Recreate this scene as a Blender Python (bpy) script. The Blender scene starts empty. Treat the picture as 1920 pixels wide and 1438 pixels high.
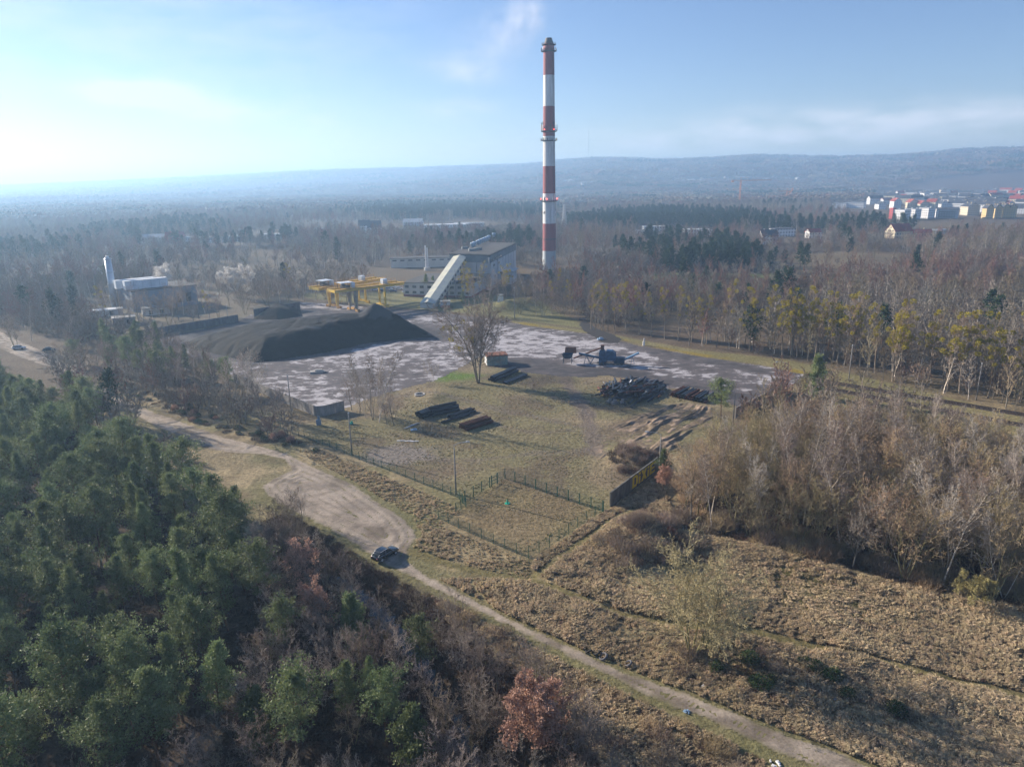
import bpy, math, random
import numpy as np
from mathutils import Vector, Matrix

SC = bpy.context.scene
COL = SC.collection
PI = math.pi

# ------------------------------------------------------------------ camera
FPX, PITCH, ROLL, H = 1333.0, math.radians(16.0), math.radians(1.0), 60.0
cam_d = bpy.data.cameras.new('camera')
cam = bpy.data.objects.new('camera', cam_d)
COL.objects.link(cam)
cam_d.sensor_width = 36.0
cam_d.lens = 36.0 * FPX / 1920.0
cam_d.clip_start, cam_d.clip_end = 1.0, 40000.0
fwd = Vector((0, math.cos(PITCH), -math.sin(PITCH)))
up0 = Vector((0, math.sin(PITCH), math.cos(PITCH)))
r0 = Vector((1, 0, 0))
rt = r0 * math.cos(ROLL) - up0 * math.sin(ROLL)
upv = r0 * math.sin(ROLL) + up0 * math.cos(ROLL)
cam.matrix_world = Matrix(((rt.x, upv.x, -fwd.x, 0), (rt.y, upv.y, -fwd.y, 0), (rt.z, upv.z, -fwd.z, H), (0, 0, 0, 1)))
SC.camera = cam

# ------------------------------------------------------------------ light
SUN_EL, SUN_AZ = 21.0, 149.0            # azimuth counted from +X, counter-clockwise
sun_d = bpy.data.lights.new('sun', 'SUN')
sun_d.energy, sun_d.angle, sun_d.color = 5.0, math.radians(0.5), (1.0, 0.88, 0.73)
sun = bpy.data.objects.new('sun', sun_d)
COL.objects.link(sun)
_a, _e = math.radians(SUN_AZ), math.radians(SUN_EL)
sdir = Vector((math.cos(_e) * math.cos(_a), math.cos(_e) * math.sin(_a), math.sin(_e)))
sun.rotation_euler = sdir.to_track_quat('Z', 'Y').to_euler()
sun.location = (0, 0, 300)

W = bpy.data.worlds.new('World')
SC.world = W
W.use_nodes = True
wn, wl = W.node_tree.nodes, W.node_tree.links
wn.clear()
w_out = wn.new('ShaderNodeOutputWorld')
w_bg = wn.new('ShaderNodeBackground')
w_bg.inputs["Strength"].default_value = 0.066
sky = wn.new('ShaderNodeTexSky')
sky.sky_type = 'NISHITA'
sky.sun_disc = False
sky.sun_elevation = _e
sky.sun_rotation = math.radians(90.0 - SUN_AZ)
sky.altitude = 60
sky.air_density = 1.0
sky.dust_density = 0.15
sky.ozone_density = 3.5
wl.new(w_bg.outputs[0], w_out.inputs['Surface'])

def wmath(op, a, b=None):
    n = wn.new('ShaderNodeMath'); n.operation = op
    for i, v in enumerate((a, b)):
        if v is None: continue
        if isinstance(v, (int, float)): n.inputs[i].default_value = v
        else: wl.new(v, n.inputs[i])
    return n.outputs[0]

def build_clouds():
    """thin real-sky clouds: soft masks by compass bearing and elevation, broken up by noise"""
    tc = wn.new('ShaderNodeTexCoord')
    sep = wn.new('ShaderNodeSeparateXYZ')
    wl.new(tc.outputs['Generated'], sep.inputs[0])
    az = wmath('ARCTAN2', sep.outputs[0], sep.outputs[1])      # bearing from +Y, clockwise
    el = wmath('ARCSINE', sep.outputs[2])
    comb = wn.new('ShaderNodeCombineXYZ')
    wl.new(wmath('MULTIPLY', az, 9.0), comb.inputs[0])
    wl.new(wmath('MULTIPLY', el, 30.0), comb.inputs[1])
    nz = wn.new('ShaderNodeTexNoise')
    nz.inputs['Scale'].default_value = 1.3
    nz.inputs['Detail'].default_value = 6
    nz.inputs['Roughness'].default_value = 0.55
    wl.new(comb.outputs[0], nz.inputs['Vector'])
    total = None
    def deg(px, py):
        x, y = (px - 960) / FPX, -(py - 719) / FPX
        v = rt * x + upv * y + fwd
        v.normalize()
        return math.atan2(v.x, v.y), math.asin(v.z)
    for (px, py, sx, sy, amp, off) in CLOUDS:
        a0, e0 = deg(px, py)
        da = wmath('DIVIDE', wmath('SUBTRACT', az, a0), sx / FPX)
        de = wmath('DIVIDE', wmath('SUBTRACT', el, e0), sy / FPX)
        q = wmath('ADD', wmath('MULTIPLY', da, da), wmath('MULTIPLY', de, de))
        g = wmath('EXPONENT', wmath('MULTIPLY', q, -1.0))
        m = wmath('MULTIPLY', g, wmath('MULTIPLY', wmath('MAXIMUM', wmath('SUBTRACT', nz.outputs['Fac'], off), 0.0), amp))
        total = m if total is None else wmath('ADD', total, m)
    fac = wmath('MINIMUM', total, 0.8)
    mix = wn.new('ShaderNodeMix'); mix.data_type = 'RGBA'
    wl.new(fac, mix.inputs['Factor'])
    tn = wn.new('ShaderNodeMix'); tn.data_type = 'RGBA'; tn.blend_type = 'MULTIPLY'; tn.inputs['Factor'].default_value = 1.0
    tn.inputs['B'].default_value = (.98, .94, 1.06, 1); wl.new(sky.outputs[0], tn.inputs['A'])
    wl.new(tn.outputs['Result'], mix.inputs['A'])
    mix.inputs['B'].default_value = (6.6, 6.9, 7.6, 1)
    wl.new(mix.outputs['Result'], w_bg.inputs['Color'])

CLOUDS = [(268, 178, 62, 15, 12.0, 0.25), (395, 215, 90, 22, 2.4, 0.34), (570, 235, 90, 34, 1.6, 0.36), (860, 208, 60, 16, 2.0, 0.34),
          (1400, 238, 130, 26, 1.5, 0.34), (1740, 222, 230, 24, 2.3, 0.30), (1540, 258, 330, 20, 1.6, 0.32), (880, 125, 60, 22, 1.6, 0.34),
          (230, 60, 420, 120, 0.9, 0.32), (1200, 262, 140, 22, 1.0, 0.34)]
build_clouds()

SC.view_settings.view_transform = 'Standard'
SC.view_settings.look = 'None'
SC.view_settings.gamma = 1.0
SC.view_settings.exposure = 1.08
SC.cycles.max_bounces = 5
SC.cycles.diffuse_bounces = 2
SC.cycles.glossy_bounces = 2
SC.cycles.transmission_bounces = 2
SC.cycles.volume_bounces = 1
SC.cycles.transparent_max_bounces = 8
SC.cycles.use_denoising = True
SC.cycles.volume_step_rate = 4.0
SC.render.use_persistent_data = False

# ------------------------------------------------------------------ projection helpers (survey of the site from the photograph)
def ray(px, py):
    return rt * ((px - 960) / FPX) + upv * (-(py - 719) / FPX) + fwd

def G(px, py, z=0.0):
    d = ray(px, py)
    t = (z - H) / d.z
    return (d.x * t, d.y * t)

def pix(x, y, z):
    v = Vector((x, y, z - H))
    f = v.dot(fwd)
    return 960 + v.dot(rt) / f * FPX, 719 - v.dot(upv) / f * FPX

def zat(x, y, py):
    """height above (x, y) whose picture row is py"""
    lo, hi = -5.0, 400.0
    for _ in range(40):
        m = (lo + hi) / 2
        if pix(x, y, m)[1] > py: lo = m
        else: hi = m
    return lo

def GP(pts, z=0.0):
    return np.array([G(a, b, z) for a, b in pts])

# ------------------------------------------------------------------ numpy noise and polygons
def _h(ix, iy, s):
    n = (ix.astype(np.int64) * 374761393 + iy.astype(np.int64) * 668265263 + s * 974634777) & 0xffffffff
    n = ((n ^ (n >> 13)) * 1274126177) & 0xffffffff
    n = (n ^ (n >> 16)) & 0xffffffff
    return n / 4294967295.0

def vn(x, y, s=0):
    x = np.asarray(x, float); y = np.asarray(y, float)
    ix, iy = np.floor(x), np.floor(y)
    fx, fy = x - ix, y - iy
    fx = fx * fx * (3 - 2 * fx); fy = fy * fy * (3 - 2 * fy)
    a, b = _h(ix, iy, s), _h(ix + 1, iy, s)
    c, d = _h(ix, iy + 1, s), _h(ix + 1, iy + 1, s)
    return (a * (1 - fx) + b * fx) * (1 - fy) + (c * (1 - fx) + d * fx) * fy

def fbm(x, y, sc, o=4, s=0):
    t = 0; a = 1; w = 0
    for i in range(o):
        t = t + a * vn(x / sc + 17.3 * i, y / sc - 9.1 * i, s + i); w += a
        a *= 0.5; sc *= 0.5
    return t / w

def sst(e0, e1, x):
    t = np.clip((x - e0) / (e1 - e0), 0, 1)
    return t * t * (3 - 2 * t)

def sdf(poly, x, y):
    """signed distance to a polygon, negative inside"""
    x = np.asarray(x, float); y = np.asarray(y, float)
    d = np.full(x.shape, 1e18); ins = np.zeros(x.shape, bool)
    n = len(poly)
    for i in range(n):
        x1, y1 = poly[i]; x2, y2 = poly[(i + 1) % n]
        ex, ey = x2 - x1, y2 - y1
        t = np.clip(((x - x1) * ex + (y - y1) * ey) / (ex * ex + ey * ey + 1e-12), 0, 1)
        d = np.minimum(d, (x - x1 - t * ex) ** 2 + (y - y1 - t * ey) ** 2)
        c = ((y1 > y) != (y2 > y))
        with np.errstate(divide='ignore', invalid='ignore'):
            xi = (x2 - x1) * (y - y1) / (y2 - y1 + 1e-18) + x1
        ins ^= c & (x < xi)
    d = np.sqrt(d)
    return np.where(ins, -d, d)

def ldist(line, x, y):
    x = np.asarray(x, float); y = np.asarray(y, float)
    d = np.full(x.shape, 1e18)
    for i in range(len(line) - 1):
        x1, y1 = line[i]; x2, y2 = line[i + 1]
        ex, ey = x2 - x1, y2 - y1
        t = np.clip(((x - x1) * ex + (y - y1) * ey) / (ex * ex + ey * ey + 1e-12), 0, 1)
        d = np.minimum(d, (x - x1 - t * ex) ** 2 + (y - y1 - t * ey) ** 2)
    return np.sqrt(d)

# ------------------------------------------------------------------ site plan (polygons digitised on the ground)
ROAD_PX = [(-60, 612), (0, 620), (40, 640), (75, 655), (110, 672), (150, 695), (200, 728), (245, 754), (300, 776), (370, 800), (430, 822), (490, 836), (540, 850), (600, 880), (660, 905),
           (710, 940), (755, 968), (780, 993), (783, 1010), (768, 1030), (768, 1052), (800, 1075), (860, 1108), (940, 1148), (1010, 1182), (1080, 1214),
           (1130, 1238), (1200, 1268), (1300, 1303), (1400, 1343), (1480, 1376), (1560, 1403), (1650, 1440), (1800, 1500), (1700, 1540),
           (1580, 1470), (1480, 1422), (1390, 1382), (1300, 1342), (1200, 1300), (1130, 1266), (1060, 1230), (980, 1190), (900, 1150), (850, 1125),
           (800, 1098), (760, 1078), (715, 1058), (690, 1040), (650, 1012), (600, 985), (560, 965), (520, 945), (495, 925), (490, 910), (520, 893), (545, 882), (530, 862), (490, 852), (440, 850),
           (400, 846), (340, 822), (285, 798), (235, 768), (190, 742), (140, 712), (95, 690), (40, 672), (0, 655), (-60, 640)]
ROAD = GP(ROAD_PX)
YARD_PX = [(452, 722), (520, 746), (594, 778), (611, 775), (646, 767), (700, 745), (760, 729), (820, 713), (862, 692), (882, 680), (905, 668),
           (925, 688), (960, 692), (985, 700), (1050, 706), (1110, 709), (1130, 704), (1180, 711), (1240, 728), (1300, 728), (1340, 748), (1395, 768), (1418, 757), (1476, 732),
           (1500, 713), (1512, 703), (1440, 687), (1300, 666), (1200, 648), (1120, 628), (1000, 612), (940, 601), (850, 589), (800, 583), (700, 577),
           (640, 571), (560, 566), (520, 572), (470, 590), (440, 604), (300, 634), (300, 650), (360, 672), (410, 690)]
YARD = GP(YARD_PX)
PILE = GP([(330, 648), (480, 680), (540, 672), (620, 660), (690, 643), (760, 636), (822, 633), (800, 622), (765, 609), (730, 606), (640, 602), (560, 604), (470, 612), (400, 622)])
HEAP2 = GP([(475, 599), (520, 600), (566, 593), (560, 580), (520, 577), (480, 586)])
MUD = GP([(1105, 850), (1130, 815), (1180, 780), (1240, 758), (1290, 752), (1335, 765), (1345, 790), (1310, 815), (1262, 850), (1225, 880), (1180, 895), (1140, 880)])
TRACK1 = GP([(1045, 690), (1060, 715), (1085, 750), (1105, 790), (1115, 830), (1120, 850)])
TRACK2 = GP([(745, 742), (800, 735), (870, 748), (950, 772), (1040, 790), (1090, 800)])
TRAIL1 = GP([(770, 1035), (850, 1060), (920, 1078), (990, 1090), (1060, 1118), (1150, 1150), (1300, 1178), (1420, 1192), (1600, 1232), (1760, 1270), (1960, 1315)])
TRAIL2 = GP([(1000, 1085), (1040, 1052), (1100, 1012), (1160, 975), (1190, 958)])
TRACK3 = GP([(880, 770), (940, 800), (1010, 812), (1070, 806), (1110, 790), (1100, 765), (1040, 745)])
TRACK4 = GP([(700, 850), (800, 862), (900, 862), (1000, 850), (1100, 845)])
ENC = GP([(875, 943), (947, 898), (1131, 960), (991, 1045), (822, 982)])
SITE = GP([(440, 770), (600, 830), (745, 888), (862, 932), (991, 1045), (1131, 960), (1476, 733), (1512, 703), (1120, 628), (850, 589), (560, 566), (300, 640)])
WOODR = GP([(1272, 950), (1276, 1010), (1330, 1000), (1420, 1018), (1520, 1040), (1600, 1065), (1700, 1095), (1820, 1120), (2020, 1150), (2100, 950), (1950, 850), (1700, 850), (1500, 838), (1400, 832), (1320, 850), (1276, 905)])
FIELDR = GP([(800, 1085), (990, 1090), (1190, 965), (1260, 1010), (1420, 1025), (1600, 1075), (1820, 1130), (2050, 1170), (2200, 1700), (1800, 1500), (1480, 1376), (1130, 1238), (940, 1148)])
GREENF = GP([(1360, 1040), (1500, 1055), (1640, 1100), (1720, 1160), (1600, 1190), (1440, 1150), (1370, 1100)])
PINES = GP([(-420, 700), (0, 728), (110, 762), (200, 806), (262, 890), (330, 942), (430, 1012), (486, 1080), (500, 1140), (480, 1230), (400, 1420), (250, 1560), (0, 1600), (-700, 1600)])
BAREN = GP([(500, 975), (540, 962), (600, 1000), (650, 1030), (690, 1062), (740, 1085), (800, 1118), (880, 1160), (960, 1215), (1040, 1310), (1110, 1420), (1200, 1560), (1150, 2100), (-900, 2100), (-300, 1560), (0, 1560), (300, 1500), (400, 1400), (480, 1250)])
STREAM = GP([(600, 1045), (680, 1095), (745, 1145), (795, 1200), (850, 1290), (905, 1400), (950, 1600), (905, 1620), (870, 1420), (820, 1320), (760, 1230), (700, 1160), (640, 1095)])
GREENM = GP([(1200, 512), (1600, 512), (1580, 530), (1400, 540), (1210, 535)])
TANM = GP([(1440, 480), (1560, 470), (1700, 478), (1680, 500), (1640, 520), (1560, 532), (1440, 522)])
LAWN = GP([(560, 560), (700, 575), (850, 587), (940, 598), (1120, 622), (1090, 600), (1000, 560), (900, 548), (760, 545), (660, 548), (560, 548)])
PLANT = GP([(120, 600), (190, 560), (240, 540), (420, 545), (480, 560), (560, 552), (560, 575), (440, 606), (300, 636), (200, 625)])
VERGE = GP([(960, 600), (1120, 622), (1300, 655), (1480, 675), (1700, 725), (1960, 790), (1960, 835), (1700, 790), (1500, 745), (1510, 705), (1440, 687), (1300, 666), (1120, 628), (960, 606)])
MAINB_PX = [(740, 500), (960, 500), (985, 520), (940, 560), (750, 560)]
CLEAR_M = GP([(730, 488), (900, 488), (990, 512), (1010, 545), (940, 565), (750, 560), (700, 545)])

RID = [(-900, 352), (0, 352), (300, 340), (600, 325), (800, 319), (1000, 313), (1070, 305), (1150, 303), (1250, 307), (1330, 304), (1420, 299), (1520, 302), (1620, 302), (1700, 300), (1790, 293), (1880, 291), (2000, 290), (2700, 270)]
def _hor(px): return 336.8 - (px - 960) * 0.01765
_raz = np.array([math.atan2(px - 960, FPX * 1.04) for px, _ in RID])
_rel = np.array([(_hor(px) - py) / FPX * 0.97 for px, py in RID])

def height(x, y):
    x = np.asarray(x, float); y = np.asarray(y, float)
    r = np.hypot(x, y)
    az = np.arctan2(x, y)
    D = np.interp(az, [-0.7, -0.3, 0.0, 0.12, 0.7], [8200, 7200, 5600, 4700, 4700])
    top = 60 + np.interp(az, _raz, _rel) * D - 6
    k = sst(D * 0.42, D * 1.0, r)
    k2 = k ** 1.3
    hn = fbm(x, y, 900, 4, 5) - 0.5
    h = k2 * top + hn * 90 * np.sin(np.clip(k, 0, 1) * PI) * 0.75
    h = h + (fbm(x, y, 420, 3, 11) - 0.5) * 8 * sst(700, 1500, r) * (1 - sst(D * .93, D, r))
    h = np.where(y < 0, h * 0.2, h)
    near = 1 - sst(500, 900, r)
    h = h + near * ((fbm(x, y, 9, 3, 3) - 0.5) * 0.30)
    # mounds in the rough ground beside the track
    fr = sst(2, -3, sdf(FIELDR, x, y)) if np.size(x) < 5e6 else 0
    h = h + fr * ((fbm(x, y, 5.0, 3, 21) - 0.35) * 0.9 + np.maximum(fbm(x, y, 22, 2, 31) - 0.5, 0) * 3.0)
    for (px, py, rad, hh) in [(1190, 868, 4.2, 2.2), (1170, 850, 3.0, 1.2), (1225, 1005, 7, 2.4), (1180, 1030, 6, 1.2), (905, 640, 1, 0), (980, 575, 11, 4.2), (940, 582, 8, 3.0), (815, 745, 4.0, .8)]:
        cx, cy = G(px, py)
        h = h + hh * np.exp(-((x - cx) ** 2 + (y - cy) ** 2) / (rad * rad))
    fl = np.maximum(sst(4.0, .8, sdf(ROAD, x, y)), sst(2.5, -.5, sdf(YARD, x, y)))
    h = h * (1 - fl * near) + 0.0
    st = sst(2.5, -1.0, sdf(STREAM, x, y))
    h = h - st * 1.6
    return h

C_TAN = np.array((0.36, 0.285, 0.165)); C_TAN2 = np.array((0.25, 0.20, 0.115)); C_GRN = np.array((0.165, 0.155, 0.072)); C_BRN = np.array((0.10, 0.072, 0.048))
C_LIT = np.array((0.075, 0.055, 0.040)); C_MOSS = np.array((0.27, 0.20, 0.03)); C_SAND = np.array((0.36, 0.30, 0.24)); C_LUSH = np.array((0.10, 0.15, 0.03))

def mixc(a, b, t): return a * (1 - t[:, None]) + b * t[:, None]

def gcol(x, y):
    r = np.hypot(x, y)
    n1 = fbm(x, y, 14, 4, 41); n2 = fbm(x, y, 3.0, 3, 42); n3 = fbm(x, y, 40, 3, 43)
    c = np.tile(C_TAN2, (len(x), 1))
    c = mixc(c, C_TAN, sst(.40, .62, n2 * .6 + n1 * .4))
    c = mixc(c, C_GRN, sst(.46, .62, n1) * 0.75)
    c = mixc(c, C_BRN, sst(.52, .64, fbm(x, y, 6, 3, 44)) * 0.5)
    s = sdf(SITE, x, y)
    ins = sst(1, -3, s)
    c = mixc(c, np.array((0.245, 0.195, 0.125)), ins * 0.6)
    c = mixc(c, C_GRN * 1.15, ins * sst(.45, .58, n3 * .5 + n1 * .5) * .5)
    c = mixc(c, np.array((.14, .105, .075)), ins * sst(.50, .66, fbm(x, y, 8, 4, 46)) * .65)
    # worn tracks in the field
    for ln, wd in ((TRACK1, 3.2), (TRACK2, 2.2), (TRACK3, 1.6), (TRACK4, 1.5)):
        d = ldist(ln, x, y)
        c = mixc(c, np.array((0.175, 0.14, 0.115)), sst(wd, wd * .3, d + (n2 - .5) * 3) * (.85 if wd > 3 else .55))
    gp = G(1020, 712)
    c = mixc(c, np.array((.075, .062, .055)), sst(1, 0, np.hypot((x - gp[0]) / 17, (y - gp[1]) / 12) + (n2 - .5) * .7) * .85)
    gp = G(745, 852)
    c = mixc(c, np.array((0.22, 0.19, 0.16)), sst(7.5, 4.5, np.hypot((x - gp[0]) * .7, y - gp[1]) + (n2 - .5) * 4))
    # verge greener next to road
    rd = sdf(ROAD, x, y)
    c = mixc(c, C_GRN * 1.0, sst(4.5, 1.5, rd + (n2 - .5) * 4) * sst(160, 140, r) * .8)
    f = sst(1, -3, sdf(FIELDR, x, y))
    c = mixc(c, C_TAN * .95, f * .75)
    c = mixc(c, C_BRN, f * sst(.54, .66, fbm(x, y, 8, 4, 48)) * .6)
    c = mixc(c, C_GRN, f * sst(.52, .62, fbm(x, y, 15, 3, 49)) * .6)
    c = mixc(c, C_GRN * 1.15, sst(2, -6, sdf(GREENF, x, y)) * (.35 + .4 * sst(.4, .6, n2)))
    e = sst(.5, -1, sdf(ENC, x, y))
    c = mixc(c, np.array((0.22, 0.165, 0.088)), e * .6)
    for ln, wd in ((TRAIL1, 1.3), (TRAIL2, .9)):
        c = mixc(c, np.array((0.17, 0.145, 0.065)), sst(wd, wd * .4, ldist(ln, x, y) + (n2 - .5)))
    # lush patch by the big tree
    gp = G(850, 706)
    c = mixc(c, C_LUSH * 1.25, sst(9, 3, np.hypot((x - gp[0]) * .75, (y - gp[1]) * 1.1) + (n2 - .5) * 6))
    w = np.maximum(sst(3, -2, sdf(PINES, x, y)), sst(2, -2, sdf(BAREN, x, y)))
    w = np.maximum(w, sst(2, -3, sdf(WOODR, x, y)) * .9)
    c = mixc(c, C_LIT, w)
    v = sst(1, -1, sdf(VERGE, x, y))
    c = mixc(c, np.array((0.215, 0.195, 0.085)), v * .7)
    yd = sdf(YARD, x, y)
    c = mixc(c, C_MOSS, sst(3.2, .6, np.abs(yd - 1.6)) * sst(.5, .62, fbm(x, y, 7, 2, 55)) * v * .9)
    c = mixc(c, np.array((0.20, 0.19, 0.085)), sst(1, -2, sdf(LAWN, x, y)) * .9)
    c = mixc(c, np.array((0.16, 0.135, 0.10)), sst(1, -4, sdf(PLANT, x, y)) * .8)
    # land beyond: litter brown woods floor
    far = sst(205, 260, r) * (1 - sst(0, -5, sdf(LAWN, x, y))) * (1 - v) * (1 - ins) * (1 - sst(1, -4, sdf(PLANT, x, y)))
    c = mixc(c, np.array((0.115, 0.085, 0.062)), far * .85)
    c = mixc(c, np.array((0.155, 0.12, 0.075)), far * sst(.52, .62, fbm(x, y, 120, 3, 61)) * .8)
    c = mixc(c, np.array((0.15, 0.19, 0.05)), sst(3, -6, sdf(GREENM, x, y)) * .9)
    c = mixc(c, np.array((0.19, 0.15, 0.09)), sst(3, -10, sdf(TANM, x, y)) * .8)
    hl = sst(1800, 2600, r)
    c = mixc(c, np.array((0.115, 0.082, 0.066)), hl * .9)
    c = mixc(c, np.array((0.05, 0.062, 0.035)), hl * sst(.55, .62, fbm(x, y, 500, 3, 71)) * .7)
    return np.clip(c, 0, 1)

# ------------------------------------------------------------------ mesh helpers
def mesh_np(name, V, F, smooth=False, col=None):
    me = bpy.data.meshes.new(name)
    V = np.asarray(V, np.float32); F = np.asarray(F, np.int32)
    me.vertices.add(len(V)); me.vertices.foreach_set('co', V.ravel())
    k = F.shape[1]
    me.loops.add(F.size); me.loops.foreach_set('vertex_index', F.ravel())
    me.polygons.add(len(F)); me.polygons.foreach_set('loop_start', np.arange(0, F.size, k, dtype=np.int32))
    me.polygons.foreach_set('loop_total', np.full(len(F), k, np.int32))
    if smooth: me.polygons.foreach_set('use_smooth', np.ones(len(F), bool))
    me.update(calc_edges=True); me.validate()
    if col is not None:
        ca = me.color_attributes.new('Col', 'FLOAT_COLOR', 'POINT')
        c4 = np.ones((len(V), 4), np.float32); c4[:, :col.shape[1]] = col
        ca.data.foreach_set('color', c4.ravel())
    return me

class MB:
    """collects shapes into one mesh"""
    def __init__(s): s.v = []; s.f = []
    def add(s, vs, fs):
        b = len(s.v); s.v += [tuple(v) for v in vs]; s.f += [tuple(b + i for i in f) for f in fs]; return s
    def prism(s, base, z0, z1):
        n = len(base)
        vs = [(x, y, z0) for x, y in base] + [(x, y, z1) for x, y in base]
        fs = [tuple(range(n))[::-1], tuple(range(n, 2 * n))] + [(i, (i + 1) % n, n + (i + 1) % n, n + i) for i in range(n)]
        return s.add(vs, fs)
    def box(s, c, d, rz=0.0):
        cx, cy, cz = c; hx, hy, hz = d[0] / 2, d[1] / 2, d[2] / 2
        ca, sa = math.cos(rz), math.sin(rz)
        vs = []
        for k in (-1, 1):
            for (i, j) in ((-1, -1), (1, -1), (1, 1), (-1, 1)):
                x, y = i * hx, j * hy
                vs.append((cx + x * ca - y * sa, cy + x * sa + y * ca, cz + k * hz))
        return s.add(vs, [(3, 2, 1, 0), (4, 5, 6, 7), (0, 1, 5, 4), (1, 2, 6, 5), (2, 3, 7, 6), (3, 0, 4, 7)])
    def beam(s, a, b, w, h=None, up=(0, 0, 1)):
        a = Vector(a); b = Vector(b); h = h or w
        d = (b - a).normalized(); u = Vector(up)
        if abs(d.dot(u)) > .98: u = Vector((1, 0, 0))
        x = d.cross(u).normalized() * w / 2; y = x.cross(d).normalized() * h / 2
        vs = [a - x - y, a + x - y, a + x + y, a - x + y, b - x - y, b + x - y, b + x + y, b - x + y]
        return s.add(vs, [(3, 2, 1, 0), (4, 5, 6, 7), (0, 1, 5, 4), (1, 2, 6, 5), (2, 3, 7, 6), (3, 0, 4, 7)])
    def tube(s, pts, rad, n=8, caps=True):
        pts = [Vector(p) for p in pts]
        if not hasattr(rad, '__len__'): rad = [rad] * len(pts)
        b = len(s.v); pu = None
        for i, p in enumerate(pts):
            d = (pts[min(i + 1, len(pts) - 1)] - pts[max(i - 1, 0)]).normalized()
            u = Vector((0, 0, 1)) if abs(d.z) < .9 else Vector((1, 0, 0))
            if pu is not None: u = pu
            x = d.cross(u)
            if x.length < 1e-4: x = d.cross(Vector((0, 1, .1)))
            x.normalize(); y = d.cross(x).normalized(); pu = -y if False else u
            for k in range(n):
                a = 2 * PI * k / n
                s.v.append(tuple(p + (x * math.cos(a) + y * math.sin(a)) * rad[i]))
        for i in range(len(pts) - 1):
            for k in range(n):
                a0 = b + i * n + k; a1 = b + i * n + (k + 1) % n
                s.f.append((a0, a1, a1 + n, a0 + n))
        if caps:
            s.f.append(tuple(b + k for k in range(n))[::-1])
            s.f.append(tuple(b + (len(pts) - 1) * n + k for k in range(n)))
        return s
    def quad(s, a, b, c, d): return s.add([a, b, c, d], [(0, 1, 2, 3)])
    def mesh(s, name, smooth=False):
        me = bpy.data.meshes.new(name); me.from_pydata(s.v, [], s.f)
        if smooth:
            me.polygons.foreach_set('use_smooth', [True] * len(me.polygons))
        me.update(); return me
    def build(s, name, mat, parent=None, smooth=False):
        return obj(name, s.mesh(name, smooth), mat, parent)

def obj(name, me, mat=None, parent=None, loc=(0, 0, 0), rz=0.0, sc=None):
    o = bpy.data.objects.new(name, me); COL.objects.link(o)
    if mat is not None and me is not None and len(me.materials) == 0: me.materials.append(mat)
    o.location = loc; o.rotation_euler = (0, 0, rz)
    if sc is not None: o.scale = sc if hasattr(sc, '__len__') else (sc, sc, sc)
    if parent is not None: o.parent = parent
    return o

def tag(o, label=None, cat=None, group=None, kind=None):
    if label: o['label'] = label
    if cat: o['category'] = cat
    if group: o['group'] = group
    if kind: o['kind'] = kind
    return o

def thing(name, label, cat, loc=(0, 0, 0), rz=0.0, group=None):
    o = bpy.data.objects.new(name, None); COL.objects.link(o)
    o.empty_display_size = 1.0
    o.location = loc; o.rotation_euler = (0, 0, rz)
    return tag(o, label, cat, group)

# ------------------------------------------------------------------ materials
def newmat(name):
    m = bpy.data.materials.new(name); m.use_nodes = True
    nt = m.node_tree; nt.nodes.clear()
    out = nt.nodes.new('ShaderNodeOutputMaterial')
    b = nt.nodes.new('ShaderNodeBsdfPrincipled')
    nt.links.new(b.outputs[0], out.inputs['Surface'])
    b.inputs['Roughness'].default_value = 0.85
    b.inputs['Specular IOR Level'].default_value = 0.25
    return m, nt, b, out

def noise(nt, scale, detail=4, vec=None, rough=.55, stretch=None, world=False):
    if vec is None:
        if world:
            g = nt.nodes.new('ShaderNodeNewGeometry'); vec = g.outputs['Position']
        else:
            t = nt.nodes.new('ShaderNodeTexCoord'); vec = t.outputs['Object']
    if stretch:
        mp = nt.nodes.new('ShaderNodeMapping'); mp.inputs['Scale'].default_value = stretch[:3]
        if len(stretch) > 3: mp.inputs['Rotation'].default_value = (0, 0, stretch[3])
        nt.links.new(vec, mp.inputs[0]); vec = mp.outputs[0]
    n = nt.nodes.new('ShaderNodeTexNoise'); n.inputs['Scale'].default_value = scale
    n.inputs['Detail'].default_value = detail; n.inputs['Roughness'].default_value = rough
    nt.links.new(vec, n.inputs['Vector'])
    return n.outputs['Fac']

def ramp(nt, fac, stops):
    r = nt.nodes.new('ShaderNodeValToRGB')
    e = r.color_ramp.elements
    while len(e) < len(stops): e.new(0.5)
    for i, (p, c) in enumerate(stops):
        e[i].position = p; e[i].color = (*c[:3], 1) if hasattr(c, '__len__') else (c, c, c, 1)
    nt.links.new(fac, r.inputs[0])
    return r.outputs[0]

def mixn(nt, a, b, fac, mode='MIX'):
    m = nt.nodes.new('ShaderNodeMix'); m.data_type = 'RGBA'; m.blend_type = mode
    for s, v in (('A', a), ('B', b)):
        if hasattr(v, '__len__'): m.inputs[s].default_value = (*v[:3], 1)
        else: nt.links.new(v, m.inputs[s])
    if isinstance(fac, (int, float)): m.inputs['Factor'].default_value = fac
    else: nt.links.new(fac, m.inputs['Factor'])
    return m.outputs['Result']

def bump(nt, b, fac, strength, dist):
    n = nt.nodes.new('ShaderNodeBump'); n.inputs['Strength'].default_value = strength; n.inputs['Distance'].default_value = dist
    nt.links.new(fac, n.inputs['Height']); nt.links.new(n.outputs[0], b.inputs['Normal'])

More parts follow.
